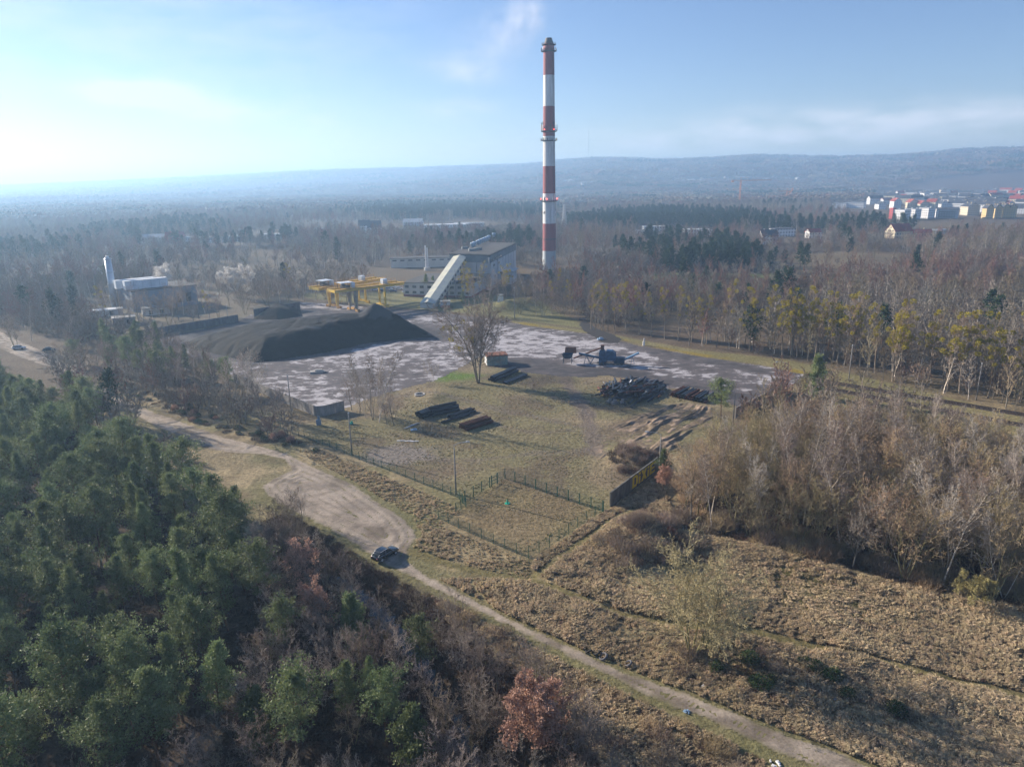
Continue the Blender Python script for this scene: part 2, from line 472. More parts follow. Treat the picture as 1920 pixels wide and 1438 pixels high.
def M(name, c1, c2=None, scale=1.0, rough=.85, rnd=0.0, bmp=0.0, metallic=0.0, stretch=None, lo=.35, hi=.65, spec=.25, detail=5, world=False, hue=0.0, trans=0.0):
    m, nt, b, out = newmat(name)
    c2 = c2 or tuple(v * .75 for v in c1)
    f = noise(nt, scale, detail, stretch=stretch, world=world)
    c = ramp(nt, f, [(lo, c1), (hi, c2)])
    if rnd or hue:
        oi = nt.nodes.new('ShaderNodeObjectInfo')
        hs = nt.nodes.new('ShaderNodeHueSaturation')
        mr = nt.nodes.new('ShaderNodeMapRange'); mr.inputs['To Min'].default_value = 1 - rnd; mr.inputs['To Max'].default_value = 1 + rnd
        nt.links.new(oi.outputs['Random'], mr.inputs[0]); nt.links.new(mr.outputs[0], hs.inputs['Value'])
        mm = nt.nodes.new('ShaderNodeMath'); mm.operation = 'MULTIPLY'; mm.inputs[1].default_value = 7.31
        fr = nt.nodes.new('ShaderNodeMath'); fr.operation = 'FRACT'
        nt.links.new(oi.outputs['Random'], mm.inputs[0]); nt.links.new(mm.outputs[0], fr.inputs[0])
        mr2 = nt.nodes.new('ShaderNodeMapRange'); mr2.inputs['To Min'].default_value = .5 - hue; mr2.inputs['To Max'].default_value = .5 + hue
        nt.links.new(fr.outputs[0], mr2.inputs[0]); nt.links.new(mr2.outputs[0], hs.inputs['Hue'])
        nt.links.new(c, hs.inputs['Color']); c = hs.outputs[0]
    nt.links.new(c, b.inputs['Base Color'])
    b.inputs['Roughness'].default_value = rough; b.inputs['Metallic'].default_value = metallic
    b.inputs['Specular IOR Level'].default_value = spec
    if bmp: bump(nt, b, noise(nt, scale * 4, 4, stretch=stretch), .6, bmp)
    if trans:
        tr = nt.nodes.new('ShaderNodeBsdfTranslucent'); ms = nt.nodes.new('ShaderNodeMixShader'); ms.inputs[0].default_value = trans
        nt.links.new(c, tr.inputs['Color']); nt.links.new(b.outputs[0], ms.inputs[1]); nt.links.new(tr.outputs[0], ms.inputs[2])
        nt.links.new(ms.outputs[0], out.inputs['Surface'])
    return m

def mat_ground(name, n_amt=(.62, 1.3), sc=1.1, bdist=.12, fine=5.0):
    m, nt, b, out = newmat(name)
    at = nt.nodes.new('ShaderNodeAttribute'); at.attribute_name = 'Col'
    f1 = noise(nt, sc, 6, world=True, rough=.68); f2 = noise(nt, fine, 4, world=True, rough=.7)
    a = ramp(nt, f1, [(.3, (n_amt[0],) * 3), (.7, (n_amt[1],) * 3)])
    a2 = ramp(nt, f2, [(.3, (.75,) * 3), (.72, (1.22,) * 3)])
    c = mixn(nt, at.outputs['Color'], a, 1.0, 'MULTIPLY'); c = mixn(nt, c, a2, 1.0, 'MULTIPLY')
    nt.links.new(c, b.inputs['Base Color']); b.inputs['Specular IOR Level'].default_value = .1; b.inputs['Roughness'].default_value = .95
    bump(nt, b, f1, .9, bdist)
    return m

m_ground = mat_ground('soil and dry grass', (.5, 1.4), bdist=.4)
m_road = mat_ground('sandy dirt', (.74, 1.2), .7, .12, 3.5)
m_mud = mat_ground('churned earth', (.75, 1.2), 1.3, .10, 4.0)

# ------------------------------------------------------------------ ground sheet
def build_ground():
    fine = np.radians(np.arange(-50, 50.01, 0.27)); coarse = np.radians(np.arange(55, 306, 5.0))
    ang = np.concatenate([fine, coarse]); na = len(ang)
    rs = [8, 16, 25]
    while rs[-1] < 11000: rs.append(rs[-1] * (1.0072 if rs[-1] < 700 else 1.013))
    rs = np.array(rs)
    R, A = np.meshgrid(rs, ang, indexing='ij')
    X = (R * np.sin(A)).ravel(); Y = (R * np.cos(A)).ravel()
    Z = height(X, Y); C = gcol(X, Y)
    nr = len(rs)
    i = np.arange(nr - 1)[:, None] * na; j = np.arange(na)[None, :]; j2 = (j + 1) % na
    F = np.stack([i + j, i + j2, i + na + j2, i + na + j], -1).reshape(-1, 4)[:, ::-1]
    V = np.stack([X, Y, Z], 1)
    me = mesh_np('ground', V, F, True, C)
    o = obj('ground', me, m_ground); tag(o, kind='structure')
    V0 = [(0, 0, 0)] + [tuple(V[k]) for k in range(na)]
    return o
build_ground()

def patch(name, poly, res, z, cfun, mat, zfun=None, jag=.5, js=1.5, edge=1.2, kind='structure'):
    """ground sheet inside a polygon, ragged natural edge blending into the surrounding ground colour"""
    x0, y0 = poly.min(0) - 2; x1, y1 = poly.max(0) + 2
    nx, ny = int((x1 - x0) / res) + 2, int((y1 - y0) / res) + 2
    gx = x0 + np.arange(nx) * res; gy = y0 + np.arange(ny) * res
    X, Y = np.meshgrid(gx, gy, indexing='ij'); X = X.ravel(); Y = Y.ravel()
    d = sdf(poly, X, Y) + (fbm(X, Y, js, 3, 77) - .5) * 2 * jag
    ok = (d < 0).reshape(nx, ny)
    q = ok[:-1, :-1] & ok[1:, :-1] & ok[1:, 1:] & ok[:-1, 1:]
    ii, jj = np.nonzero(q)
    a = ii * ny + jj
    F = np.stack([a, a + ny, a + ny + 1, a + 1], 1)
    used = np.unique(F); mp = np.full(nx * ny, -1); mp[used] = np.arange(len(used)); F = mp[F]
    X, Y, d = X[used], Y[used], d[used]
    Z = np.full(len(X), z) + np.minimum(0, 0)
    if zfun is not None: Z = zfun(X, Y, d)
    Cc = cfun(X, Y, d)
    g = gcol(X, Y)
    t = sst(-edge, 0, d)[:, None]
    Cc = Cc * (1 - t) + g * t if edge > 0 else Cc
    me = mesh_np(name, np.stack([X, Y, Z], 1), F, True, Cc)
    o = obj(name, me, mat); tag(o, kind=kind)
    return o

def road_col(X, Y, d):
    c = np.tile(C_SAND, (len(X), 1))
    n = fbm(X, Y, 5, 4, 81)
    c = mixc(c, C_SAND * .72, sst(.42, .62, n))
    # wheel ruts that follow the verge
    w = sdf(ROAD, X, Y) + (fbm(X, Y, 9, 2, 82) - .5) * 1.2
    rut = np.zeros(len(X))
    for k in (1.3, 2.9, 4.7, 6.6, 8.3, 10.4): rut = np.maximum(rut, np.exp(-((w + k) / .22) ** 2))
    c = mixc(c, C_SAND * .58, rut * sst(.35, .55, fbm(X, Y, 7, 2, 83)) * 1.0)
    c = mixc(c, C_SAND * .62, sst(.06, .02, np.abs(fbm(X + .6 * Y, Y - .6 * X, 16, 2, 87) - .5)) * .6)
    c = mixc(c, C_SAND * .78, sst(.03, .01, np.abs(fbm(X - .4 * Y, Y + .4 * X, 11, 2, 88) - .52)) * .6)
    c = mixc(c, C_SAND * 1.18, sst(.56, .7, fbm(X, Y, 11, 3, 85)) * .7)
    c = mixc(c, np.array((.13, .105, .08)), sst(.60, .70, fbm(X, Y, 6, 4, 89)) * .7)
    c = mixc(c, np.array((.36, .305, .24)), np.exp(-((w + 2.2) / .5) ** 2) * .6)
    # grass strip in the middle of the narrow lane
    r = np.hypot(X, Y)
    mid = sst(.5, .15, np.abs(w + 2.1)) * sst(100, 96, r) * sst(.45, .55, fbm(X, Y, 4, 2, 84))
    c = mixc(c, C_GRN * 1.1, mid * .85)
    return c
def road_z(X, Y, d):
    w = sdf(ROAD, X, Y) + (fbm(X, Y, 9, 2, 82) - .5) * 1.2
    z = .05 + 0 * X
    for k in (1.3, 2.9, 4.7, 6.6, 8.3, 10.4): z = z - .10 * np.exp(-((w + k) / .25) ** 2)
    z = z + (fbm(X, Y, 1.2, 3, 86) - .5) * .09 + .03
    e = sst(0, -1.4, d)
    return .012 * (1 - e) + z * e
patch('dirt_road', ROAD, .42, .06, road_col, m_road, road_z, jag=.5, js=1.2, edge=.9)

def mud_col(X, Y, d):
    c = np.tile(np.array((.33, .245, .175)), (len(X), 1))
    c = mixc(c, np.array((.19, .145, .10)), sst(.4, .6, fbm(X, Y, 3, 4, 91)))
    return c
_rd = G(1150, 870), G(1330, 775)
_ra = math.atan2(_rd[1][1] - _rd[0][1], _rd[1][0] - _rd[0][0])
def mud_z(X, Y, d):
    u = X * math.cos(_ra) + Y * math.sin(_ra); v = -X * math.sin(_ra) + Y * math.cos(_ra)
    v = v + (fbm(X, Y, 14, 2, 92) - .5) * 4
    q = np.abs(fbm(u / 7.0, v, 2.6, 2, 95) - .5) * 7
    rid = np.clip(1 - q, 0, 1) ** 1.5 * sst(.36, .5, fbm(u / 3, v, 4, 2, 93)) - .5 * np.clip(1 - np.abs(fbm(u / 8.0, v + 40, 2.2, 2, 96) - .5) * 8, 0, 1)
    ed = sst(0, -2.5, d)
    return .06 + ed * (.55 * rid + (fbm(X, Y, 1.2, 3, 94) - .5) * .25)
patch('bare_earth', MUD, .3, .06, mud_col, m_mud, mud_z, jag=2.2, js=6, edge=2.5)

# ------------------------------------------------------------------ concrete yard
def mat_yard():
    m, nt, b, out = newmat('concrete slabs under coal dust')
    at = nt.nodes.new('ShaderNodeAttribute'); at.attribute_name = 'Col'
    sep = nt.nodes.new('ShaderNodeSeparateColor'); nt.links.new(at.outputs['Color'], sep.inputs[0])
    f1 = noise(nt, .2, 9, world=True, rough=.66, stretch=(.85, 1.1, 1, math.radians(-14)))
    f2 = noise(nt, .5, 5, world=True, rough=.6, stretch=(.6, 1.25, 1, math.radians(-10)))
    ad = nt.nodes.new('ShaderNodeMath'); ad.operation = 'ADD'
    mu = nt.nodes.new('ShaderNodeMath'); mu.operation = 'MULTIPLY'; mu.inputs[1].default_value = .5
    nt.links.new(f2, mu.inputs[0]); nt.links.new(f1, ad.inputs[0]); nt.links.new(mu.outputs[0], ad.inputs[1])
    a2 = nt.nodes.new('ShaderNodeMath'); a2.operation = 'ADD'; nt.links.new(ad.outputs[0], a2.inputs[0]); nt.links.new(sep.outputs[0], a2.inputs[1])
    mask = ramp(nt, a2.outputs[0], [(.62, 0.0), (.70, 1.0)])
    dust = ramp(nt, a2.outputs[0], [(.74, (.115, .10, .10)), (.98, (.055, .052, .055))])
    conc = ramp(nt, noise(nt, .9, 6, world=True, rough=.7), [(.3, (.50, .475, .485)), (.7, (.38, .36, .37))])
    br = nt.nodes.new('ShaderNodeTexBrick'); br.offset = 0
    g = nt.nodes.new('ShaderNodeNewGeometry'); mp = nt.nodes.new('ShaderNodeMapping'); mp.inputs['Rotation'].default_value = (0, 0, math.radians(YARD_ROT))
    nt.links.new(g.outputs['Position'], mp.inputs[0]); nt.links.new(mp.outputs[0], br.inputs['Vector'])
    br.inputs['Color1'].default_value = (1, 1, 1, 1); br.inputs['Color2'].default_value = (.86, .86, .86, 1); br.inputs['Mortar'].default_value = (.35, .33, .3, 1)
    br.inputs['Scale'].default_value = 1; br.inputs['Mortar Size'].default_value = .10; br.inputs['Mortar Smooth'].default_value = .5
    br.inputs['Brick Width'].default_value = 6; br.inputs['Row Height'].default_value = 3.4
    conc = mixn(nt, conc, br.outputs['Color'], 1.0, 'MULTIPLY')
    c = mixn(nt, conc, dust, mask)
    nt.links.new(c, b.inputs['Base Color']); b.inputs['Roughness'].default_value = .9; b.inputs['Specular IOR Level'].default_value = .2
    bump(nt, b, f2, .4, .05)
    return m
_y0, _y1 = G(1060, 640), G(1440, 700)
YARD_ROT = -math.degrees(math.atan2(_y1[1] - _y0[1], _y1[0] - _y0[0]))
m_yard = mat_yard()
DARK1 = GP([(925, 690), (960, 676), (1010, 675), (1060, 690), (1130, 693), (1200, 700), (1130, 712), (1040, 708)])
def yard_attr(X, Y, d):
    n = fbm(X, Y, 30, 3, 101)
    a = (n - .5) * .30 - .06
    a = a + .26 * sst(8, 0, sdf(PILE, X, Y)) + .25 * sst(5, 0, sdf(DARK1, X, Y))
    far = np.array(G(1300, 672)); 
    line = GP([(700, 580), (850, 592), (1120, 634), (1300, 672), (1500, 706)])
    a = a + .11 * sst(7, 2, ldist(line, X, Y))
    line2 = GP([(900, 620), (1100, 655), (1300, 690), (1440, 715)])
    a = a + .07 * sst(3.0, 1.0, ldist(line2, X, Y) + (fbm(X, Y, 12, 2, 103) - .5) * 5)
    line3 = GP([(1180, 700), (1300, 722), (1400, 745)])
    a = a + .14 * sst(5.0, 1.0, ldist(line3, X, Y) + (fbm(X, Y, 9, 2, 104) - .5) * 6)
    a = a + .10 * sst(12, 3, ldist(GP([(500, 690), (620, 700), (700, 700)]), X, Y) + (fbm(X, Y, 12, 2, 105) - .5) * 8)
    a = a + .22 * sst(14, 4, ldist(GP([(300, 645), (440, 612), (560, 585), (700, 590)]), X, Y))
    a = a + .045 * sst(30, 60, X)
    lft = GP([(600, 640), (760, 650), (860, 660)])
    a = a - .05 * sst(25, 5, ldist(lft, X, Y))
    return np.stack([a + 0.0, a * 0, a * 0], 1)
patch('concrete_yard', YARD, .8, .035, yard_attr, m_yard, None, jag=.7, js=3, edge=0)

# haul track of coal dust leaving the yard towards the trees
patch('haul_track', GP([(1084, 596), (1100, 596), (1104, 606), (1120, 616), (1150, 627), (1168, 637), (1160, 645), (1130, 643), (1100, 626), (1086, 612)]), .5, .07,
      lambda X, Y, d: np.tile(np.array((.055, .05, .048)), (len(X), 1)), m_mud, None, jag=.8, js=3, edge=.5)

# ------------------------------------------------------------------ coal
def mat_coal(name, lo=.003, hi=.012):
    m, nt, b, out = newmat(name)
    f = noise(nt, .5, 7, world=True, rough=.7)
    at = nt.nodes.new('ShaderNodeAttribute'); at.attribute_name = 'Col'
    c = ramp(nt, f, [(.35, (lo, lo, lo * 1.1)), (.7, (hi, hi, hi * 1.1))])
    c = mixn(nt, c, at.outputs['Color'], .5, 'ADD') if False else mixn(nt, c, (.07, .07, .078), at.outputs['Fac'])
    nt.links.new(c, b.inputs['Base Color']); b.inputs['Roughness'].default_value = .85; b.inputs['Specular IOR Level'].default_value = .12
    bump(nt, b, noise(nt, 2.2, 6, world=True, rough=.7), .8, .25)
    return m
m_coal = mat_coal('black coal')
def heap(name, poly, capf, slope, label, res, colf=None):
    x0, y0 = poly.min(0); x1, y1 = poly.max(0)
    nx, ny = int((x1 - x0) / res) + 2, int((y1 - y0) / res) + 2
    X, Y = np.meshgrid(x0 + np.arange(nx) * res, y0 + np.arange(ny) * res, indexing='ij'); X = X.ravel(); Y = Y.ravel()
    d = -sdf(poly, X, Y) + (fbm(X, Y, 7, 3, 111) - .5) * 1.6
    cap = capf(X, Y)
    h = slope * d * (1 + .12 * (fbm(X, Y, 4, 3, 113) - .5))
    k = .9
    h = -k * np.log(np.exp(-np.clip(h, -20, 40) / k) + np.exp(-cap / k))
    h = h + np.where(d > 1, (fbm(X, Y, 1.7, 3, 112) - .5) * .5 - .3 * np.clip(1 - np.abs(fbm(X, Y, 9, 3, 114) - .5) * 9, 0, 1), 0)
    ok = (d > -.8).reshape(nx, ny)
    q = ok[:-1, :-1] & ok[1:, :-1] & ok[1:, 1:] & ok[:-1, 1:]
    ii, jj = np.nonzero(q); a = ii * ny + jj
    F = np.stack([a, a + ny, a + ny + 1, a + 1], 1)
    used = np.unique(F); mp = np.full(nx * ny, -1); mp[used] = np.arange(len(used)); F = mp[F]
    Z = np.maximum(h, -.1)[used] + .1
    cc = np.zeros((len(used), 3)) if colf is None else colf(X[used], Y[used], Z)
    me = mesh_np(name, np.stack([X[used], Y[used], Z], 1), F, True, cc)
    return tag(obj(name, me, m_coal), label, 'coal heap')
_pk = G(716, 624); _md = G(560, 640); _lf = G(350, 645)
PKZ = 14.2
def pile_cap(X, Y):
    ax, ay = _lf; bx, by = _pk
    L = math.hypot(bx - ax, by - ay); t = ((X - ax) * (bx - ax) + (Y - ay) * (by - ay)) / L / L
    base = np.interp(t, [0, .12, .35, .6, .78, .88, 1.0, 1.3], [1.0, 3.2, 6.2, 7.6, 8.2, 7.8, 7.0, 5])
    pk = PKZ - .70 * np.hypot(X - bx, Y - by)
    v = ((X - ax) * -(by - ay) + (Y - ay) * (bx - ax)) / L
    base = base - np.clip(v - 2, 0, 60) * .17        # the dozed back slope falls gently away
    base = base + .35 * np.sin(v * 1.5 + 2 * fbm(X, Y, 20, 2, 7)) * sst(0, 5, v)
    base = np.where(t > .86, np.minimum(base, PKZ - 1 - (t - .86) * 40), base)
    return np.maximum(np.maximum(base, .3), pk)
def pile_col(X, Y, Z):
    ax, ay = _lf; bx, by = _pk
    L = math.hypot(bx - ax, by - ay)
    v = ((X - ax) * -(by - ay) + (Y - ay) * (bx - ax)) / L
    n = fbm(X, Y, 5, 4, 120)
    c = sst(1, 6, v) * (.35 + .55 * np.sin(v * 1.9 + 5 * fbm(X, Y, 25, 2, 121)) ** 2) * sst(.3, .5, n)
    c = np.maximum(c, sst(6.0, 7.5, Z) * sst(.56, .62, n) * .55)
    return np.stack([c, c, c], 1)
heap('coal_heap', PILE, pile_cap, .72, 'huge black coal heap with a pointed right end in the middle of the concrete yard', .7, pile_col)
heap('coal_heap', HEAP2, lambda X, Y: 4.2 + 0 * X, .6, 'small low coal heap behind the big one, beside the left retaining wall', .9)

# ------------------------------------------------------------------ water
m_water, _nt, _b, _o = newmat('dark ditch water')
_b.inputs['Base Color'].default_value = (.010, .018, .028, 1); _b.inputs['Roughness'].default_value = .3; _b.inputs['Specular IOR Level'].default_value = .35
bump(_nt, _b, noise(_nt, 1.5, 3, world=True), .15, .05)
patch('ditch_water', STREAM, 1.0, -.75, lambda X, Y, d: np.tile(C_LIT, (len(X), 1)), m_water, None, jag=.3, js=4, edge=0)

# ------------------------------------------------------------------ vegetation prototypes
class Geo:
    def __init__(s): s.v = []; s.f3 = []; s.f4 = []
    def mesh(s, name, mat):
        me = bpy.data.meshes.new(name)
        me.from_pydata(s.v, [], s.f4 + s.f3); me.update(); me.materials.append(mat)
        return me

def limb(g, pts, rad, n, rng):
    b = len(g.v)
    if n == 2:
        for i in range(len(pts)):
            d = pts[min(i + 1, len(pts) - 1)] - pts[max(i - 1, 0)]
            if i == 0:
                s = d.cross(Vector((rng.random() - .5, rng.random() - .5, rng.random() - .5)))
                s.normalize()
            if i == len(pts) - 1: g.v.append(tuple(pts[i]))
            else:
                g.v.append(tuple(pts[i] + s * rad[i])); g.v.append(tuple(pts[i] - s * rad[i]))
        for i in range(len(pts) - 2):
            a = b + 2 * i; g.f4.append((a, a + 1, a + 3, a + 2))
        a = b + 2 * (len(pts) - 2); g.f3.append((a, a + 1, a + 2))
        return
    for i, p in enumerate(pts):
        d = (pts[min(i + 1, len(pts) - 1)] - pts[max(i - 1, 0)]).normalized()
        x = d.cross(Vector((.3, .9, .1))).normalized(); y = d.cross(x)
        for k in range(n):
            a = 2 * PI * k / n
            g.v.append(tuple(p + (x * math.cos(a) + y * math.sin(a)) * rad[i]))
    for i in range(len(pts) - 1):
        for k in range(n):
            a0 = b + i * n + k; a1 = b + i * n + (k + 1) % n
            g.f4.append((a0, a1, a1 + n, a0 + n))

def grow(T, C, p, d, L, r, lv, cf, R, tips=None):
    n = cf['seg'][lv]; pts = [p]; rad = [r]; ds = [d]
    wg, up = cf['wig'][lv], cf['up'][lv]
    for i in range(n):
        d = (d + Vector((R.gauss(0, wg), R.gauss(0, wg), R.gauss(0, wg) + up))).normalized()
        p = p + d * (L / n); pts.append(p); ds.append(d)
        rad.append(max(r * (1 - (i + 1) / n * cf.get('tap', .8)), cf['rmin']))
    limb(T if lv < cf['tl'] else C, pts, rad, cf['n'][lv], R)
    if tips is not None and lv >= cf.get('tiplv', 2): tips.append((pts[-1], d, lv))
    if lv + 1 < len(cf['num']):
        m = cf['num'][lv + 1]; st = cf['st'][lv + 1]; ph = R.random() * 6.28
        for k in range(m):
            t = st + (1 - st) * (k + R.random() * .8) / m
            t = min(t, .99); i = int(t * n); f = t * n - i
            q = pts[i].lerp(pts[i + 1], f); dd = ds[i + 1]
            ph += 2.4 + R.uniform(-.5, .5)
            a = cf['ang'][lv + 1] * R.uniform(.75, 1.25)
            u = dd.cross(Vector((math.cos(ph), math.sin(ph), .2)))
            if u.length < 1e-3: u = Vector((1, 0, 0))
            u.normalize()
            cd = dd * math.cos(a) + u * math.sin(a)
            sh = cf['shape'](t) if lv == 0 else (1.1 - .6 * t)
            rr = (rad[i] * (1 - f) + rad[i + 1] * f)
            grow(T, C, q, cd, L * cf['rat'][lv + 1] * sh * R.uniform(.75, 1.2), max(rr * cf['rr'], cf['rmin']), lv + 1, cf, R, tips)

BASE = dict(seg=[9, 6, 4, 3, 2], n=[6, 4, 3, 2, 2], wig=[.06, .13, .16, .2, .2], up=[.03, .07, .05, .03, .0], tl=2, rmin=.017, rr=.55,
            num=[1, 20, 7, 6, 4], st=[0, .28, .2, .15, .1], ang=[0, .75, .7, .7, .6], rat=[1, .42, .42, .42, .45], shape=lambda t: 1.15 - .75 * t, tiplv=2)
def cfg(**k): c = dict(BASE); c.update(k); return c
STY = {
    'round': cfg(num=[1, 17, 8, 6, 4], rat=[1, .52, .45, .42, .45], st=[0, .22, .2, .15, .1], shape=lambda t: 1.1 - .5 * t, ang=[0, .85, .7, .7, .6]),
    'birch': cfg(num=[1, 26, 6, 6, 4], rat=[1, .27, .5, .5, .5], st=[0, .35, .15, .1, .1], ang=[0, .6, .6, .6, .6], up=[.01, .10, .0, -.04, -.08], shape=lambda t: 1.2 - .7 * t),
    'poplar': cfg(num=[1, 24, 7, 5, 4], rat=[1, .26, .45, .45, .5], st=[0, .32, .2, .1, .1], ang=[0, .7, .6, .6, .6], up=[.0, .12, .08, .05, .0], shape=lambda t: 1.25 - .8 * t),
    'mid': cfg(seg=[6, 4, 2, 2], n=[4, 3, 2, 2], num=[1, 16, 6, 5], rat=[1, .42, .42, .5], rmin=.035, tl=1, wig=[.06, .14, .2, .2], up=[.02, .08, .04, 0], st=[0, .22, .15, .1], ang=[0, .7, .7, .7]),
}

def make_bare(style, h, r, seed, multi=1, lean=.0, twig=None, rmin=None, big=False):
    R = random.Random(seed); T = Geo(); C = Geo(); cf = dict(STY[style])
    if rmin: cf['rmin'] = rmin
    if big: cf['num'] = [1, 26, 9, 8, 5]; cf['st'] = [0, .12, .2, .15, .1]; cf['up'] = [.02, .03, -.03, -.05, -.08]; cf['rat'] = [1, .62, .45, .42, .5]
    if big == 2: cf['num'] = [1, 44, 9, 7, 5]; cf['st'] = [0, .22, .2, .15, .1]; cf['up'] = [.02, .08, .05, .03, 0]; cf['rat'] = [1, .36, .42, .42, .5]; cf['rmin'] = .033; cf['ang'] = [0, .8, .7, .6, .6]
    if rmin: cf['rmin'] = rmin
    tips = []
    for m in range(multi):
        a = 2 * PI * m / multi + R.random()
        sp = .12 if multi > 1 else 0
        p = Vector((math.cos(a) * sp * multi * .5, math.sin(a) * sp * multi * .5, -.3))
        tl = (.17 if big == 2 else .28) * (multi > 1); d = Vector((math.cos(a) * tl + lean, math.sin(a) * tl, 1)).normalized()
        if multi > 1:
            cf2 = dict(cf); cf2['num'] = [1] + [max(3, int(v / (1 + .25 * multi))) if i == 0 else v for i, v in enumerate(cf['num'][1:])]
        else: cf2 = cf
        grow(T, C, p, d, h * R.uniform(.85, 1.0) if multi > 1 else h, r * (1 if multi == 1 else .6), 0, cf2, R, tips)
    return T, C, tips

def puff(g, c, rad, nq, R, size=.16, up=0):
    for _ in range(nq):
        while True:
            v = Vector((R.uniform(-1, 1), R.uniform(-1, 1), R.uniform(-1, 1)))
            if .15 < v.length < 1: break
        q = c + Vector((v.x, v.y, v.z * .8)) * rad
        o = (v.normalized() + Vector((R.uniform(-.5, .5), R.uniform(-.5, .5), R.uniform(-.2, .8) + up))).normalized()
        s = o.cross(Vector((R.uniform(-1, 1), R.uniform(-1, 1), R.uniform(-1, 1))))
        if s.length < 1e-3: continue
        s.normalize(); w = size * R.uniform(.5, 1.0); l = size * R.uniform(1.0, 1.8)
        b = len(g.v)
        g.v += [tuple(q - s * w * .5), tuple(q + s * w * .5), tuple(q + o * l + s * w * .3), tuple(q + o * l - s * w * .3)]
        g.f4.append((b, b + 1, b + 2, b + 3))

def make_pine(h, seed, dens=1.0, low=.3, wide=1.0, lod=0, pw=.62):
    R = random.Random(seed); T = Geo(); N = Geo()
    pts = []; p = Vector((0, 0, -.3)); d = Vector((0, 0, 1)); n = 8
    for i in range(n + 1):
        pts.append(p.copy()); d = (d + Vector((R.gauss(0, .035), R.gauss(0, .035), .02))).normalized(); p = p + d * (h / n)
    limb(T, pts, [max(.04, .19 * h / 14 * (1 - .88 * i / n)) for i in range(n + 1)], 6, R)
    nb = int(34 * (1 - low) / .7)
    ph = 0
    for k in range(nb):
        t = low + (1 - low) * (k / nb) ** .9
        i = min(int(t * n), n - 1); f = t * n - i
        q = pts[i].lerp(pts[i + 1], f)
        ph += 2.4 + R.uniform(-.6, .6)
        u = (t - low) / (1 - low)
        prof = (math.sin(min(1, (u * 1.25 + .28)) * PI * .5) if u < .55 else 1) * (1 - u) ** pw + .08
        L = h * .24 * wide * prof * R.uniform(.45, 1.4)
        el = .15 + .75 * u + R.uniform(-.15, .15)
        d = Vector((math.cos(ph) * math.cos(el), math.sin(ph) * math.cos(el), math.sin(el)))
        bp = [q]; m = 3
        for j in range(m):
            d = (d + Vector((R.gauss(0, .1), R.gauss(0, .1), .14))).normalized(); bp.append(bp[-1] + d * (L / m))
        limb(T, bp, [.05, .035, .022, .012], 3, R)
        nc = int((5 + L * 3.2) * dens)
        for c in range(nc):
            s = R.uniform(.3, 1.05); j = min(int(s * m), m - 1)
            cp = bp[j].lerp(bp[j + 1], min(s * m - j, 1.3)) + Vector((R.gauss(0, .42), R.gauss(0, .42), R.gauss(.08, .26))) * (L * .30 + .25)
            puff(N, cp, R.uniform(.3, .75) * (h / 14) ** .5, 17 if lod == 0 else 5, R, .17 if lod == 0 else .42, .3)
    for c in range(6): puff(N, pts[-1] + Vector((R.gauss(0, .2), R.gauss(0, .2), R.uniform(-.8, .3))), .3, 12, R, .2, .5)
    return T, N

m_bark_pine = M('pine bark', (.20, .105, .06), (.10, .065, .045), 3, stretch=(1, 1, .3))
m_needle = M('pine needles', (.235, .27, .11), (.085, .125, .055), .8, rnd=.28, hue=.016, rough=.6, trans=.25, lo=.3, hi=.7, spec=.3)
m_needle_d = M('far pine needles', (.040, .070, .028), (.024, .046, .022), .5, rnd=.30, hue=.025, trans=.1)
m_bark_g = M('grey bark', (.20, .175, .14), (.11, .095, .075), 2, rnd=.2, stretch=(1, 1, .3))
m_bark_y = M('lichen bark', (.25, .22, .10), (.14, .12, .065), 2, rnd=.2, stretch=(1, 1, .3))
m_bark_b = M('birch bark', (.64, .56, .46), (.16, .13, .11), 2.5, rnd=.12, stretch=(.6, .6, 2), lo=.48, hi=.66)
m_bark_p = M('poplar bark', (.34, .29, .22), (.17, .12, .09), 1.2, rnd=.15, stretch=(1, 1, .4))
m_tw_g = M('grey twigs', (.40, .335, .28), (.27, .22, .185), 1, trans=.25, rnd=.25, hue=.015)
m_tw_v = M('mauve brown twigs', (.31, .24, .19), (.20, .155, .12), 1, trans=.2, rnd=.28, hue=.02)
m_tw_y = M('olive yellow twigs', (.42, .335, .20), (.30, .235, .14), 1, trans=.15, rnd=.22, hue=.02)
m_tw_o = M('straw brown twigs', (.48, .36, .22), (.32, .24, .15), 1, trans=.25, rnd=.25, hue=.02)
m_tw_r = M('rusty twigs', (.20, .095, .06), (.13, .065, .045), 1, rnd=.2, hue=.015)
m_tw_w = M('pale twigs', (.48, .43, .37), (.33, .29, .25), 1, trans=.25, rnd=.2)
m_mist = M('mistletoe leaves', (.44, .36, .035), (.24, .21, .03), 1.5, trans=.2, rnd=.15)
m_leaf_r = M('dry oak leaves', (.58, .37, .28), (.40, .23, .16), 2, trans=.25, rnd=.15)
m_leaf_y = M('pale catkins', (.42, .37, .16), (.3, .26, .11), 2, trans=.25)
m_leaf_w = M('white blossom', (.72, .69, .65), (.55, .52, .49), 2, trans=.4)
m_bram = M('bramble stems', (.155, .10, .078), (.08, .055, .045), 1.2, rnd=.3, hue=.02)
m_shrubg = M('evergreen shrub leaves', (.06, .10, .03), (.03, .055, .02), 1.2, rnd=.2, trans=.15)

